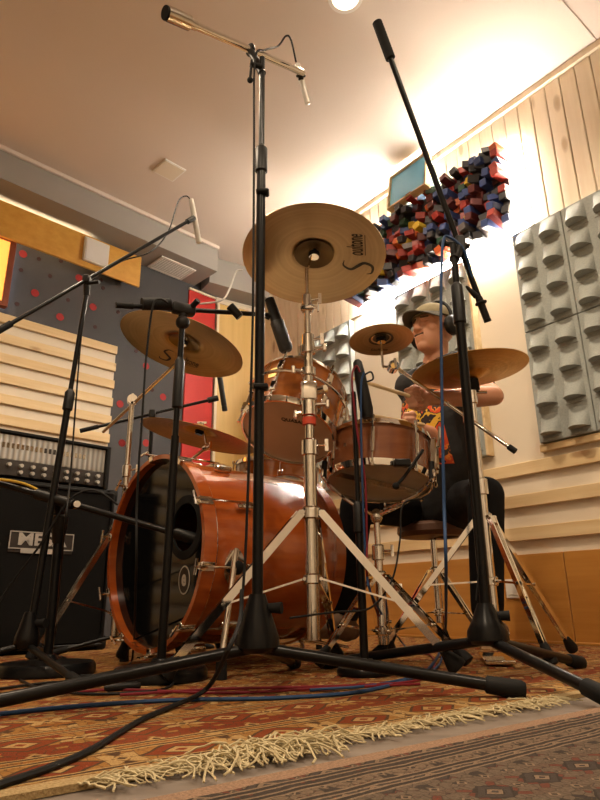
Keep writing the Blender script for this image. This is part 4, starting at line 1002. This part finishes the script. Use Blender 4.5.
# ------------------------------------------------------------------ microphone stands
def leg_black(root, base, z0, ft, r=0.011, fr=0.017):
    ft = V(ft); a = V((base[0], base[1], z0)); e = V((ft.x, ft.y, fr)); d = (e-a).normalized()
    lg = MB().cyl(a+d*0.02, e, r, n=14).build('leg', m_black, root)
    MB().revolve(e-d*0.035, d, [(0, r+0.001), (0.004, fr*0.9), (0.07, fr), (0.078, fr*0.8), (0.08, 0)], 16).build('foot_cap', m_rubber, lg)
def cone_base(root, base, z0, z1, r0, r1):
    o = MB().revolve((base[0], base[1], z0), (0, 0, 1), [(-0.004, 0.012), (0, r0*0.8), (0.01, r0), (0.03, r0*0.98), ((z1-z0)*0.55, (r0*0.55+r1*0.45)), ((z1-z0)*0.92, r1*1.05), ((z1-z0), r1*0.9)], 28).build('leg_housing', m_black, root)
    MB().cyl((base[0]+r1, base[1], z1-0.03), (base[0]+r1+0.035, base[1]-0.01, z1-0.03), 0.010, 0.013, n=12).build('clamp_knob', m_rubber, o)
# A: tall central overhead stand
A = P(257, 640, 1.45); A.z = 0
Yb = 1.45
sa_ = thing('microphone_stand', A, 'tall black tripod microphone stand with silver boom and counterweight', 'mic stand')
cone_base(sa_, A, 0.085, zat(257, 594, Yb), 0.050, 0.020)
for ft in ((-0.60, 1.17, 0), (0.405, 1.37, 0), (-0.03, 1.96, 0)): leg_black(sa_, A, 0.095, ft, 0.0125, 0.019)
zc = zat(260, 158, Yb); zt = zat(261, 58, Yb)
MB().cyl((A.x, A.y, 0.18), (A.x, A.y, zc), 0.0125, n=16).build('lower_pole', m_black, sa_)
MB().cyl((A.x, A.y, zc), (A.x, A.y, zt), 0.0085, n=14).build('upper_pole', m_black, sa_)
MB().revolve((A.x, A.y, zc-0.05), (0, 0, 1), [(0, 0.013), (0.004, 0.0175), (0.08, 0.0175), (0.09, 0.010)], 18).build('clutch', m_darkpl, sa_)
for yy in (388, 194): MB().box((A.x+0.005, A.y-0.006, zat(258, yy, Yb)), (0.036, 0.03, 0.014), None, 0.004).build('cable_clip', m_rubber, sa_)
cl = V((A.x, A.y, zt)); bo0 = P(166, 13, 1.27); bo1 = P(303, 73, 1.62)
bd_ = (bo1-bo0).normalized()
MB().cyl(bo0+bd_*0.04, bo1, 0.0112, n=14).build('boom', m_chrome, sa_)
cwt = MB().revolve(bo0, bd_, [(0, 0.014), (0.001, 0.021), (0.075, 0.021), (0.078, 0.014), (0.10, 0.013), (0.102, 0.010)], 24).build('counterweight', m_alu, sa_)
MB().cyl(bo0-bd_*0.004, bo0+bd_*0.001, 0.019, n=24).build('end_cap', m_rubber, cwt)
kcl = bo0 + bd_*((cl-bo0).dot(bd_))
MB().torus(kcl, bd_, 0.014, 0.006, 24, 8).cyl(kcl, cl-ZV*0.06, 0.012, n=14).build('boom_clamp', m_darkpl, sa_)
MB().cyl(cl+V((0, -0.01, -0.045)), cl+V((-0.035, -0.02, -0.045)), 0.008, n=12).cyl(cl+V((-0.03, -0.02, -0.03)), cl+V((-0.034, -0.02, -0.10)), 0.004, n=8).ell(cl+V((-0.034, -0.02, -0.105)), (0.009,)*3).build('clamp_lever', m_rubber, sa_)
def pencil_mic(name, a, b_, r, mat, label, group=None):
    a, b_ = V(a), V(b_); d = (b_-a).normalized(); Ln = (b_-a).length
    t = thing(name, a, label, 'microphone', group)
    MB().revolve(a, d, [(0, r*0.5), (0.002, r*0.85), (Ln*0.12, r), (Ln*0.86, r)], 16).build('body', mat, t)
    MB().revolve(a+d*Ln*0.86, d, [(0, r*0.96), (Ln*0.02, r*0.9), (Ln*0.025, r), (Ln*0.13, r), (Ln*0.14, r*0.8)], 16).build('capsule', mat, t)
    return t
pm = pencil_mic('pencil_microphone', P(297, 64, 1.63), P(308, 104, 1.66), 0.0105, m_silver, 'silver pencil microphone hanging from the silver overhead boom')
mid_ = P(301, 76, 1.635); MB().torus(mid_, ray(301, 76).cross(V((1, 0, 0))), 0.012, 0.005, 20, 8).box(mid_, (0.018, 0.012, 0.035), None, 0.003).build('clip', m_rubber, pm)
# B: right boom stand
B = P(488, 636, 1.60); B.z = 0; Yb = 1.60
sb_ = thing('microphone_stand', B, 'black tripod microphone stand with long raised boom in front of the drummer', 'mic stand')
cone_base(sb_, B, 0.085, zat(486, 603, Yb), 0.050, 0.020)
for ft in ((0.555, 1.275, 0), (0.765, 1.88, 0), (0.085, 1.955, 0)): leg_black(sb_, B, 0.095, ft, 0.0125, 0.019)
Bt = P(453, 245, Yb); zc = P(461, 305, Yb).z
pdir = (Bt-B).normalized(); atB = lambda z: B + (Bt-B)*(z/Bt.z)
MB().cyl(atB(0.17), atB(zc), 0.0135, n=16).build('lower_pole', m_black, sb_)
MB().cyl(atB(zc), Bt, 0.010, n=14).build('upper_pole', m_black, sb_)
MB().revolve(atB(zc-0.06), pdir, [(0, 0.014), (0.004, 0.018), (0.12, 0.017), (0.13, 0.011)], 18).build('clutch', m_darkpl, sb_)
q0, q1 = P(377, 22, 1.50), P(481, 304, 1.66)
dq = (q1-q0).normalized()
MB().cyl(q0+dq*0.05, q1, 0.0088, n=14).build('boom', m_black, sb_)
MB().revolve(q0, dq, [(0, 0.012), (0.002, 0.016), (0.135, 0.016), (0.14, 0.011)], 18).build('grip', m_rubber, sb_)
kb = q0+dq*((Bt-q0).dot(dq))
MB().box(kb, (0.03, 0.04, 0.06), None, 0.006).cyl(kb, Bt-pdir*0.05, 0.016, n=14).cyl(kb-V((0.045, 0, -0.01)), kb+V((0.03, 0, 0)), 0.008).build('boom_clamp', m_darkpl, sb_)
kbB = kb-V((0.05, 0, -0.012)); MB().ell(kbB, (0.012, 0.012, 0.014)).build('clamp_knob', m_rubber, sb_)
dq_B, kb2_B = dq.copy(), q1-dq*0.16
pmb = pencil_mic('pencil_microphone', P(478, 296, 1.655), P(488, 322, 1.675), 0.011, m_darkpl, 'short black microphone at the lower end of the raised boom')
MB().torus(P(481, 303, 1.66), dq, 0.013, 0.005, 20, 8).build('clip', m_rubber, pmb)
MB().revolve(P(466, 286, 1.645), P(478, 298, 1.655)-P(466, 286, 1.645), [(0, 0.003), (0.01, 0.006), (0.035, 0.009), (0.045, 0.0095)], 14).build('plug', m_darkpl, pmb)
# C: far left tripod stand with overhead boom
C0 = P(28, 632, 1.82); C0.z = 0; Ct = P(88, 285, 1.86)
sc2 = thing('microphone_stand', C0, 'thin black tripod microphone stand with slanted boom beside the amplifier', 'mic stand')
cone_base(sc2, C0, 0.075, 0.17, 0.034, 0.016)
for ft in ((-1.02, 1.62, 0), (-0.55, 1.62, 0), (-0.78, 2.16, 0)): leg_black(sc2, C0, 0.085, ft, 0.009, 0.014)
atC = lambda s: V((C0.x, C0.y, 0)).lerp(Ct, s)
MB().cyl(atC(0.12), atC(0.66), 0.0105, n=14).build('lower_pole', m_black, sc2)
MB().cyl(atC(0.66), Ct, 0.0075, n=14).build('upper_pole', m_black, sc2)
MB().revolve(atC(0.63), Ct-C0, [(0, 0.011), (0.004, 0.0155), (0.06, 0.0155), (0.07, 0.009)], 16).build('clutch', m_darkpl, sc2)
r0, r1 = P(-14, 338, 1.66), P(192, 219, 2.10); dq = (r1-r0).normalized()
MB().cyl(r0, r1, 0.0068, n=12).build('boom', m_black, sc2)
MB().cyl(r0, r0+dq*0.09, 0.0105, n=12).build('grip', m_rubber, sc2)
kb = r0+dq*((Ct-r0).dot(dq))
MB().cyl(kb, Ct-ZV*0.04, 0.011).box(kb, (0.025, 0.03, 0.03), None, 0.005).cyl(kb-V((0, 0.0, 0.015)), kb+V((0.05, -0.02, -0.02)), 0.006).build('boom_clamp', m_darkpl, sc2)
MB().cyl(r1-dq*0.03, r1+dq*0.012, 0.011, n=12).build('mic_clip', m_darkpl, sc2)
pmc = pencil_mic('pencil_microphone', P(191, 199, 2.10), P(199, 243, 2.14), 0.0112, m_silver, 'white pencil microphone on the slanted boom over the left cymbal')
# D: tee stand on a round iron base
D0 = V((-0.372, 1.74, 0)); Dt = P(183, 312, 1.74)
sd_ = thing('microphone_stand', D0, 'black round base microphone stand with short tee boom before the bass drum', 'mic stand')
def disc_base(root, c, r, h=0.032):
    MB().revolve((c[0], c[1], 0), (0, 0, 1), [(0, r*0.97), (0.003, r), (h*0.7, r), (h, r*0.94), (h+0.006, 0.03), (h+0.02, 0.022), (h+0.021, 0.0)], 44).build('round_base', m_black, root)
disc_base(sd_, D0, 0.122)
MB().cyl(V((D0.x, D0.y, 0.03)), D0.lerp(Dt, 0.62), 0.0118, n=14).build('lower_pole', m_black, sd_)
MB().cyl(D0.lerp(Dt, 0.62), Dt, 0.009, n=14).build('upper_pole', m_black, sd_)
MB().revolve(D0.lerp(Dt, 0.70), Dt-D0, [(0, 0.010), (0.004, 0.0165), (0.15, 0.0155), (0.16, 0.010)], 16).build('clutch', m_darkpl, sd_)
t0_, t1_ = P(116, 305, 1.64), P(268, 315, 1.87); dq = (t1_-t0_).normalized()
MB().cyl(t0_, t1_, 0.0078, n=12).build('boom', m_black, sd_)
MB().cyl(t0_, t0_+dq*0.05, 0.0095, n=14).cyl(P(142, 304, 1.67), P(170, 304, 1.71), 0.019, n=18).build('counterweight', m_rubber, sd_)
kb = t0_+dq*((Dt-t0_).dot(dq))
MB().box(kb, (0.075, 0.035, 0.034), frame_m((0, 0, 0), dq, ZV).to_3x3(), 0.008, 2).cyl(kb, Dt-ZV*0.05, 0.014, n=14).ell(kb-ZV*0.045, (0.022, 0.02, 0.022)).build('tee_joint', m_darkpl, sd_)
MB().cyl(kb+dq*0.02, kb+dq*0.02+V((0.03, -0.025, 0.02)), 0.009, n=12).build('clamp_knob', m_rubber, sd_)
MB().cyl(P(230, 306, 1.80), P(240, 317, 1.81), 0.014, n=14).build('mic_clip', m_darkpl, sd_)
bm1 = thing('large_microphone', P(278, 325, 1.88), 'black side address microphone aimed down at the rack tom', 'microphone')
m0, m1 = P(269, 298, 1.87), P(287, 352, 1.89); dq = (m1-m0).normalized(); Lm = (m1-m0).length
MB().revolve(m0, dq, [(0, 0.010), (0.004, 0.016), (Lm*0.42, 0.020), (Lm*0.44, 0.022)], 22).build('body', m_darkpl, bm1)
MB().revolve(m0+dq*Lm*0.44, dq, [(0, 0.022), (0.003, 0.0235), (Lm*0.5, 0.0235), (Lm*0.55, 0.018), (Lm*0.56, 0.0)], 22).build('grille', plain('mic_mesh', (0.03, 0.03, 0.03), 0.5, 0.4, var=0.5, scale=400, bump=0.001), bm1)
MB().bar(P(256, 312, 1.86), P(270, 318, 1.87), 0.012, 0.012, ZV).build('clip', m_rubber, bm1)
# E: kick mic stand
E0 = V((-0.735, 1.91, 0)); Et = P(62, 497, 1.91)
se = thing('microphone_stand', E0, 'short black round base stand with boom pointing into the bass drum', 'mic stand')
disc_base(se, E0, 0.135)
MB().cyl(V((E0.x, E0.y, 0.03)), E0.lerp(Et, 0.96), 0.0135, n=14).build('pole', m_black, se)
MB().revolve(E0.lerp(Et, 0.72), Et-E0, [(0, 0.014), (0.004, 0.017), (0.06, 0.024), (0.08, 0.024), (0.09, 0.012)], 16).build('clutch', m_darkpl, se)
k0, k1 = P(-30, 475, 1.85), bpt(pc[0]-0.01, pc[1]-0.02, -0.03); dq = (k1-k0).normalized()
MB().cyl(k0, k1, 0.0095, n=12).build('boom', m_black, se)
kb = k0+dq*((Et-k0).dot(dq))
MB().cyl(kb-dq*0.05, kb+dq*0.07, 0.016, n=16).cyl(kb, Et-ZV*0.05, 0.014).build('boom_clamp', m_darkpl, se)
Ml = frame_m(kb+dq*0.075+V((0.012, -0.013, 0)), (1, 0.3, 0), V((0.3, -1, 0)))
b = MB(); b.cyl((0, 0, 0), (0, 0, 0.002), 0.010, n=20); b.build('clamp_cap', m_logo, se, Ml)
km = thing('kick_microphone', k1, 'black kick drum microphone at the port of the bass drum', 'microphone')
MB().revolve(k1-dq*0.01, dq, [(0, 0.010), (0.01, 0.017), (0.06, 0.018), (0.08, 0.014), (0.085, 0)], 18).build('body', m_darkpl, km)
# F: stand behind with slim mic over the low cymbal
F0 = P(143, 560, 2.72); F0.z = 0; Ft = P(150, 414, 2.72)
sf = thing('microphone_stand', F0, 'slim black microphone stand hidden behind the golden crash cymbal', 'mic stand')
cone_base(sf, F0, 0.075, 0.16, 0.032, 0.014)
for ft in ((F0.x-0.28, F0.y-0.12, 0), (F0.x+0.26, F0.y+0.1, 0), (F0.x-0.05, F0.y+0.3, 0)): leg_black(sf, F0, 0.085, ft, 0.008, 0.013)
MB().cyl(F0+ZV*0.12, V((F0.x, F0.y, Ft.z)), 0.009, n=12).build('pole', m_black, sf)
f0, f1 = P(80, 431, 2.66), P(218, 398, 2.78); dq = (f1-f0).normalized()
MB().cyl(f0, f1, 0.0072, n=12).build('boom', m_black, sf); MB().cyl(f0, f0+dq*0.08, 0.010, n=12).build('grip', m_rubber, sf)
MB().box(V((F0.x, F0.y, Ft.z)), (0.03, 0.03, 0.04), None, 0.005).build('boom_clamp', m_darkpl, sf)
MB().cyl(f1-dq*0.05, f1, 0.014, n=12).build('mic_clip', m_darkpl, sf)
pencil_mic('pencil_microphone', P(219, 372, 2.76), P(225, 411, 2.78), 0.013, m_darkpl, 'slim dark microphone above the low hammered cymbal by the yellow door')
# G: snare top mic on straight stand
G0 = P(362, 600, 1.79); G0.z = 0; Gt = P(361, 392, 1.79); Gt = V((G0.x, G0.y, Gt.z))
sg = thing('microphone_stand', G0, 'straight thin black stand rising in front of the snare drum', 'mic stand')
disc_base(sg, G0, 0.075, 0.02)
zq = zat(362, 512, 1.79)
MB().cyl(G0+ZV*0.02, V((G0.x, G0.y, zq)), 0.0115, n=14).build('lower_pole', m_black, sg)
MB().cyl(V((G0.x, G0.y, zq)), Gt, 0.0075, n=12).build('upper_pole', m_black, sg)
MB().revolve((G0.x, G0.y, zq-0.06), (0, 0, 1), [(0, 0.012), (0.004, 0.0155), (0.08, 0.0155), (0.09, 0.008)], 16).build('clutch', m_darkpl, sg)
gm = thing('large_microphone', Gt, 'black microphone with hanging strap above the snare drum', 'microphone')
g0, g1 = P(357, 360, 1.79), P(368, 418, 1.80); dq = (g1-g0).normalized(); Lg = (g1-g0).length
MB().revolve(g0, dq, [(0, 0.008), (0.008, 0.014), (Lg*0.3, 0.018), (Lg*0.85, 0.021), (Lg, 0.017), (Lg+0.002, 0)], 18).build('body', m_darkpl, gm)
MB().tube(spline([P(364, 375, 1.785), P(371, 372, 1.78), P(373, 379, 1.78), P(366, 382, 1.785)], 5), 0.003, 6).build('strap', m_rubber, gm)
# small clip mic under the snare
um = thing('clip_microphone', P(396, 484, 1.84), 'small gooseneck clip microphone aimed at the snare bottom head', 'microphone')
MB().tube(spline([P(423, 450, 1.83), P(414, 463, 1.82), P(404, 477, 1.81), P(397, 485, 1.81)], 5), 0.005, 8).build('gooseneck', m_rubber, um)
MB().ell(P(396, 486, 1.81), (0.011, 0.011, 0.011)).build('capsule', m_rubber, um)
MB().box(P(402, 463, 1.80), (0.05, 0.03, 0.022), None, 0.004).build('clamp', m_darkpl, um)
# ------------------------------------------------------------------ amplifier
ar = V((-0.86, 2.86, 0)); au = uL; an_ = nL
RA = RL
def am(t, n, z): return ar + au*t + an_*n + ZV*z
zcab = zat(102, 490, 2.86); CW = 0.80
cab = thing('speaker_cabinet', am(CW/2, -0.18, 0), 'large black speaker cabinet with silver nameplate standing on the rug', 'speaker cabinet')
MB().box(am(CW/2, -0.185, zcab/2), (CW, 0.33, zcab-0.002), RA, 0.012, 2).build('body', m_tolex, cab, smooth=False)
MB().box(am(CW/2, -0.012, zcab/2), (CW-0.05, 0.02, zcab-0.06), RA, 0.004).build('grille', m_grille, cab, smooth=False)
for tt, zz, a_, c_ in ((CW/2, zcab-0.022, CW-0.03, 0.012), (CW/2, 0.022, CW-0.03, 0.012)): MB().box(am(tt, -0.012, zz), (a_, 0.03, c_), RA, 0.003).build('piping', m_darkpl, cab, smooth=False)
for tt in (0.014, CW-0.014):
    MB().box(am(tt, -0.012, zcab/2), (0.012, 0.03, zcab-0.04), RA, 0.003).build('piping', m_darkpl, cab, smooth=False)
    for zz in (0.03, zcab-0.03): MB().box(am(tt, -0.03, zz), (0.05, 0.06, 0.06), RA, 0.014, 2).build('corner_guard', m_rubber, cab)
def am_px(x, y, off):
    d = ray(x, y); o = ar+an_*off; k = (o-CC).dot(an_)/d.dot(an_); p = CC+d*k-ar; return p.dot(au), p.z
t_, z_ = am_px(42, 543, 0.0)
Mn = frame_m(am(t_, -0.001, z_), -au, an_)
np_ = MB().box((0, 0, 0), (0.27, 0.085, 0.004), None, 0.002).build('nameplate', m_ink, cab, Mn)
for y_, h_ in ((0.041, 0.004), (-0.026, 0.004)): MB().box((0, y_, 0.003), (0.27, h_, 0.003)).build('plate_rim', m_logo, np_, Mn)
for x_ in (-0.133, 0.133): MB().box((x_, 0.008, 0.003), (0.004, 0.068, 0.003)).build('plate_rim', m_logo, np_, Mn)
text('MESA', 0.068, Mn @ Matrix.Translation((0, 0.010, 0.003)), m_logo, np_, sx=1.25, bold=0.002)
MB().box((0, -0.036, 0.003), (0.17, 0.018, 0.003), None, 0.001).build('plate_tab', m_logo, np_, Mn)
HW, HHt = 0.74, 0.205
hz = zcab
ah = thing('amplifier_head', am(0.03+HW/2, -0.18, hz), 'black amplifier head with diamond plate front and knob row on the cabinet', 'amplifier')
def ab(t0, t1, n0, n1, z0, z1, name, mat, bev=0.003):
    return MB().box(am((t0+t1)/2, (n0+n1)/2, hz+(z0+z1)/2), (t1-t0, abs(n1-n0), z1-z0), RA, bev).build(name, mat, ah, smooth=False)
ab(0.03, 0.03+HW, -0.31, -0.055, 0.002, HHt, 'body', m_tolex, 0.008)
ab(0.03, 0.05, -0.055, -0.03, 0.002, HHt, 'side_rail', m_tolex); ab(0.01+HW, 0.03+HW, -0.055, -0.03, 0.002, HHt, 'side_rail', m_tolex)
ab(0.03, 0.03+HW, -0.055, -0.03, HHt-0.014, HHt, 'top_rail', m_tolex)
Mp = frame_m(am(0.03+HW/2, -0.048, hz+0.135), -au, an_)
MB().box((0, 0, 0), (HW-0.045, 0.105, 0.010)).build('diamond_front', m_diamond, ah, Matrix.Translation(am(0.03+HW/2, -0.048, hz+0.135)) @ (RA @ Matrix.Rotation(0, 3, 'Z')).to_4x4() @ Matrix.Rotation(math.pi/2, 4, 'X'))
ab(0.052, 0.008+HW, -0.053, -0.040, 0.012, 0.08, 'control_panel', m_ink, 0.002)
for k in range(22):
    ab(0.15+k*0.02, 0.162+k*0.02, -0.0425, -0.041, 0.130, 0.152, 'vent_slot', m_alu if k not in (6, 7, 8, 9) else m_ink, 0.001)
for k in range(11):
    for zz in ((0.058, 0.03) if k < 8 else (0.058,)):
        p = am(0.085+k*0.05, -0.040, hz+zz)
        MB().cyl(p, p+an_*0.016, 0.0095, 0.008, n=12).build('knob', m_logo, ah)
# ------------------------------------------------------------------ cables
def cable(pts, r, mat, label, k=8, n=7):
    pts = spline(pts, k); pts = [V((p.x, p.y, max(p.z, r*0.9))) for p in pts]
    b = MB(); b.tube(pts, r, n)
    tag(b.build('cable', mat, base=pts[0]), label, 'cable')
cr = 0.0033
cable([q1-dq_B*0.06, kb2_B+V((0.0, -0.02, 0.0)), kbB+V((0.02, -0.014, 0.01)), kbB+V((-0.004, -0.016, -0.01)), P(441, 300, 1.585), P(442, 400, 1.57), P(444, 500, 1.55), P(446, 580, 1.55), FL(444, 640, 0.05), FL(425, 672, 0.004), FL(370, 690, 0.004), FL(280, 698, 0.004), FL(180, 700, 0.004), FL(80, 706, 0.004), FL(-20, 716, 0.004)], 0.0042, m_cab_blue, 'blue cable hanging from the raised boom and trailing over the rug')
cable([P(360, 372, 1.772), P(356, 366, 1.77), P(352, 380, 1.77), P(357, 430, 1.772), P(365, 480, 1.772), P(367, 540, 1.772), P(370, 590, 1.79), FL(395, 650, 0.01), FL(430, 655, 0.006), FL(425, 678, 0.006), FL(340, 686, 0.006), FL(220, 689, 0.005), FL(120, 695, 0.005)], cr, m_cab_red, 'dark red cable running down the snare microphone stand')
cable([P(364, 372, 1.768), P(361, 390, 1.768), P(362, 470, 1.768), P(366, 560, 1.768), P(374, 600, 1.80), FL(400, 640, 0.03), FL(415, 652, 0.006), FL(440, 648, 0.004), FL(436, 668, 0.006), FL(380, 684, 0.006), FL(310, 690, 0.005)], cr, m_cab_blue, 'thin blue cable beside the red one at the snare stand')
cable([P(242, 590, 1.40), P(240, 620, 1.36), P(228, 650, 1.27), FL(205, 690, 0.02), FL(150, 716, 0.004), FL(95, 748, 0.004), FL(50, 768, 0.004), FL(-15, 790, 0.004)], 0.0048, m_cab_black, 'thick black cable snaking over the rug in the foreground')
cable([P(296, 62, 1.62), P(291, 40, 1.60), P(286, 36, 1.585), P(278, 46, 1.56), P(265, 50, 1.47), P(255, 60, 1.43), P(254, 150, 1.43), P(253, 300, 1.43), P(250, 420, 1.43), P(246, 540, 1.42), P(243, 590, 1.40)], cr, m_cab_black, 'black cable strapped along the tall central stand')
cable([P(191, 200, 2.10), P(186, 196, 2.10), P(178, 202, 2.08), P(168, 232, 2.05), P(150, 252, 2.0), P(120, 262, 1.95), P(92, 282, 1.87), P(82, 330, 1.86), P(76, 400, 1.85), P(70, 480, 1.84), P(63, 545, 1.84), FL(55, 645, 0.02)], 0.0028, m_cab_black, 'thin cable following the slanted boom beside the amplifier')
cable([P(168, 303, 1.68), P(160, 299, 1.66), P(153, 306, 1.65), P(147, 350, 1.65), P(142, 420, 1.65), P(137, 500, 1.66), P(136, 580, 1.66), FL(132, 660, 0.01), FL(118, 672, 0.004), FL(80, 676, 0.004)], cr, m_cab_black, 'black cable drooping from the tee boom beside the bass drum')
cable([P(243, 270, 1.86), P(236, 272, 1.86), P(230, 288, 1.84), P(222, 300, 1.80), P(200, 304, 1.76)], 0.003, m_cab_grey, 'short grey cable looped near the tee boom end')
cable([P(-20, 478, 1.83), P(12, 481, 1.83), P(32, 487, 1.86), P(52, 499, 1.87), P(68, 507, 1.87), P(84, 507, 1.87)], 0.0042, m_cab_yellow, 'yellow cable lying along the kick microphone boom')
cable([P(118, 505, 1.86), P(100, 492, 1.85), P(84, 491, 1.84), P(66, 504, 1.83), P(40, 545, 1.81), P(14, 580, 1.80), P(-12, 618, 1.78)], cr, m_cab_black, 'black cable arching from the kick microphone boom')
cable([P(424, 498, 1.83), P(403, 505, 1.82), P(400, 540, 1.80), P(392, 580, 1.76), P(370, 608, 1.70), P(335, 612, 1.66), P(290, 618, 1.60)], 0.0028, m_cab_black, 'thin black cable crossing below the snare drum')
cable([FL(-10, 690, .004), FL(60, 682, .004), FL(120, 684, .004), FL(170, 680, .004), FL(160, 690, .006), FL(90, 694, .004), FL(40, 688, .008), FL(20, 680, .004)], cr, m_cab_black, 'black cable coiled on the rug before the round bases')
cable([FL(0, 700, .004), FL(110, 690, .006), FL(220, 693, .004), FL(330, 688, .006), FL(420, 684, .004)], 0.003, m_cab_red, 'dark red cable lying straight across the rug')
cable([P(470, 470, 1.57), P(478, 560, 1.57), P(476, 600, 1.56)], 0.002, m_cab_black, 'short black cable taped to the raised boom stand pole')
# cable connectors on the floor
cn = thing('cable_connector', FL(118, 687), 'black plug joining two cables on the rug', 'plug')
p0, p1 = FL(104, 688, 0.012), FL(132, 686, 0.012)
MB().revolve(p0, p1-p0, [(0, 0.004), (0.01, 0.009), (0.07, 0.0095), (0.08, 0.006)], 14).build('shell', m_darkpl, cn)
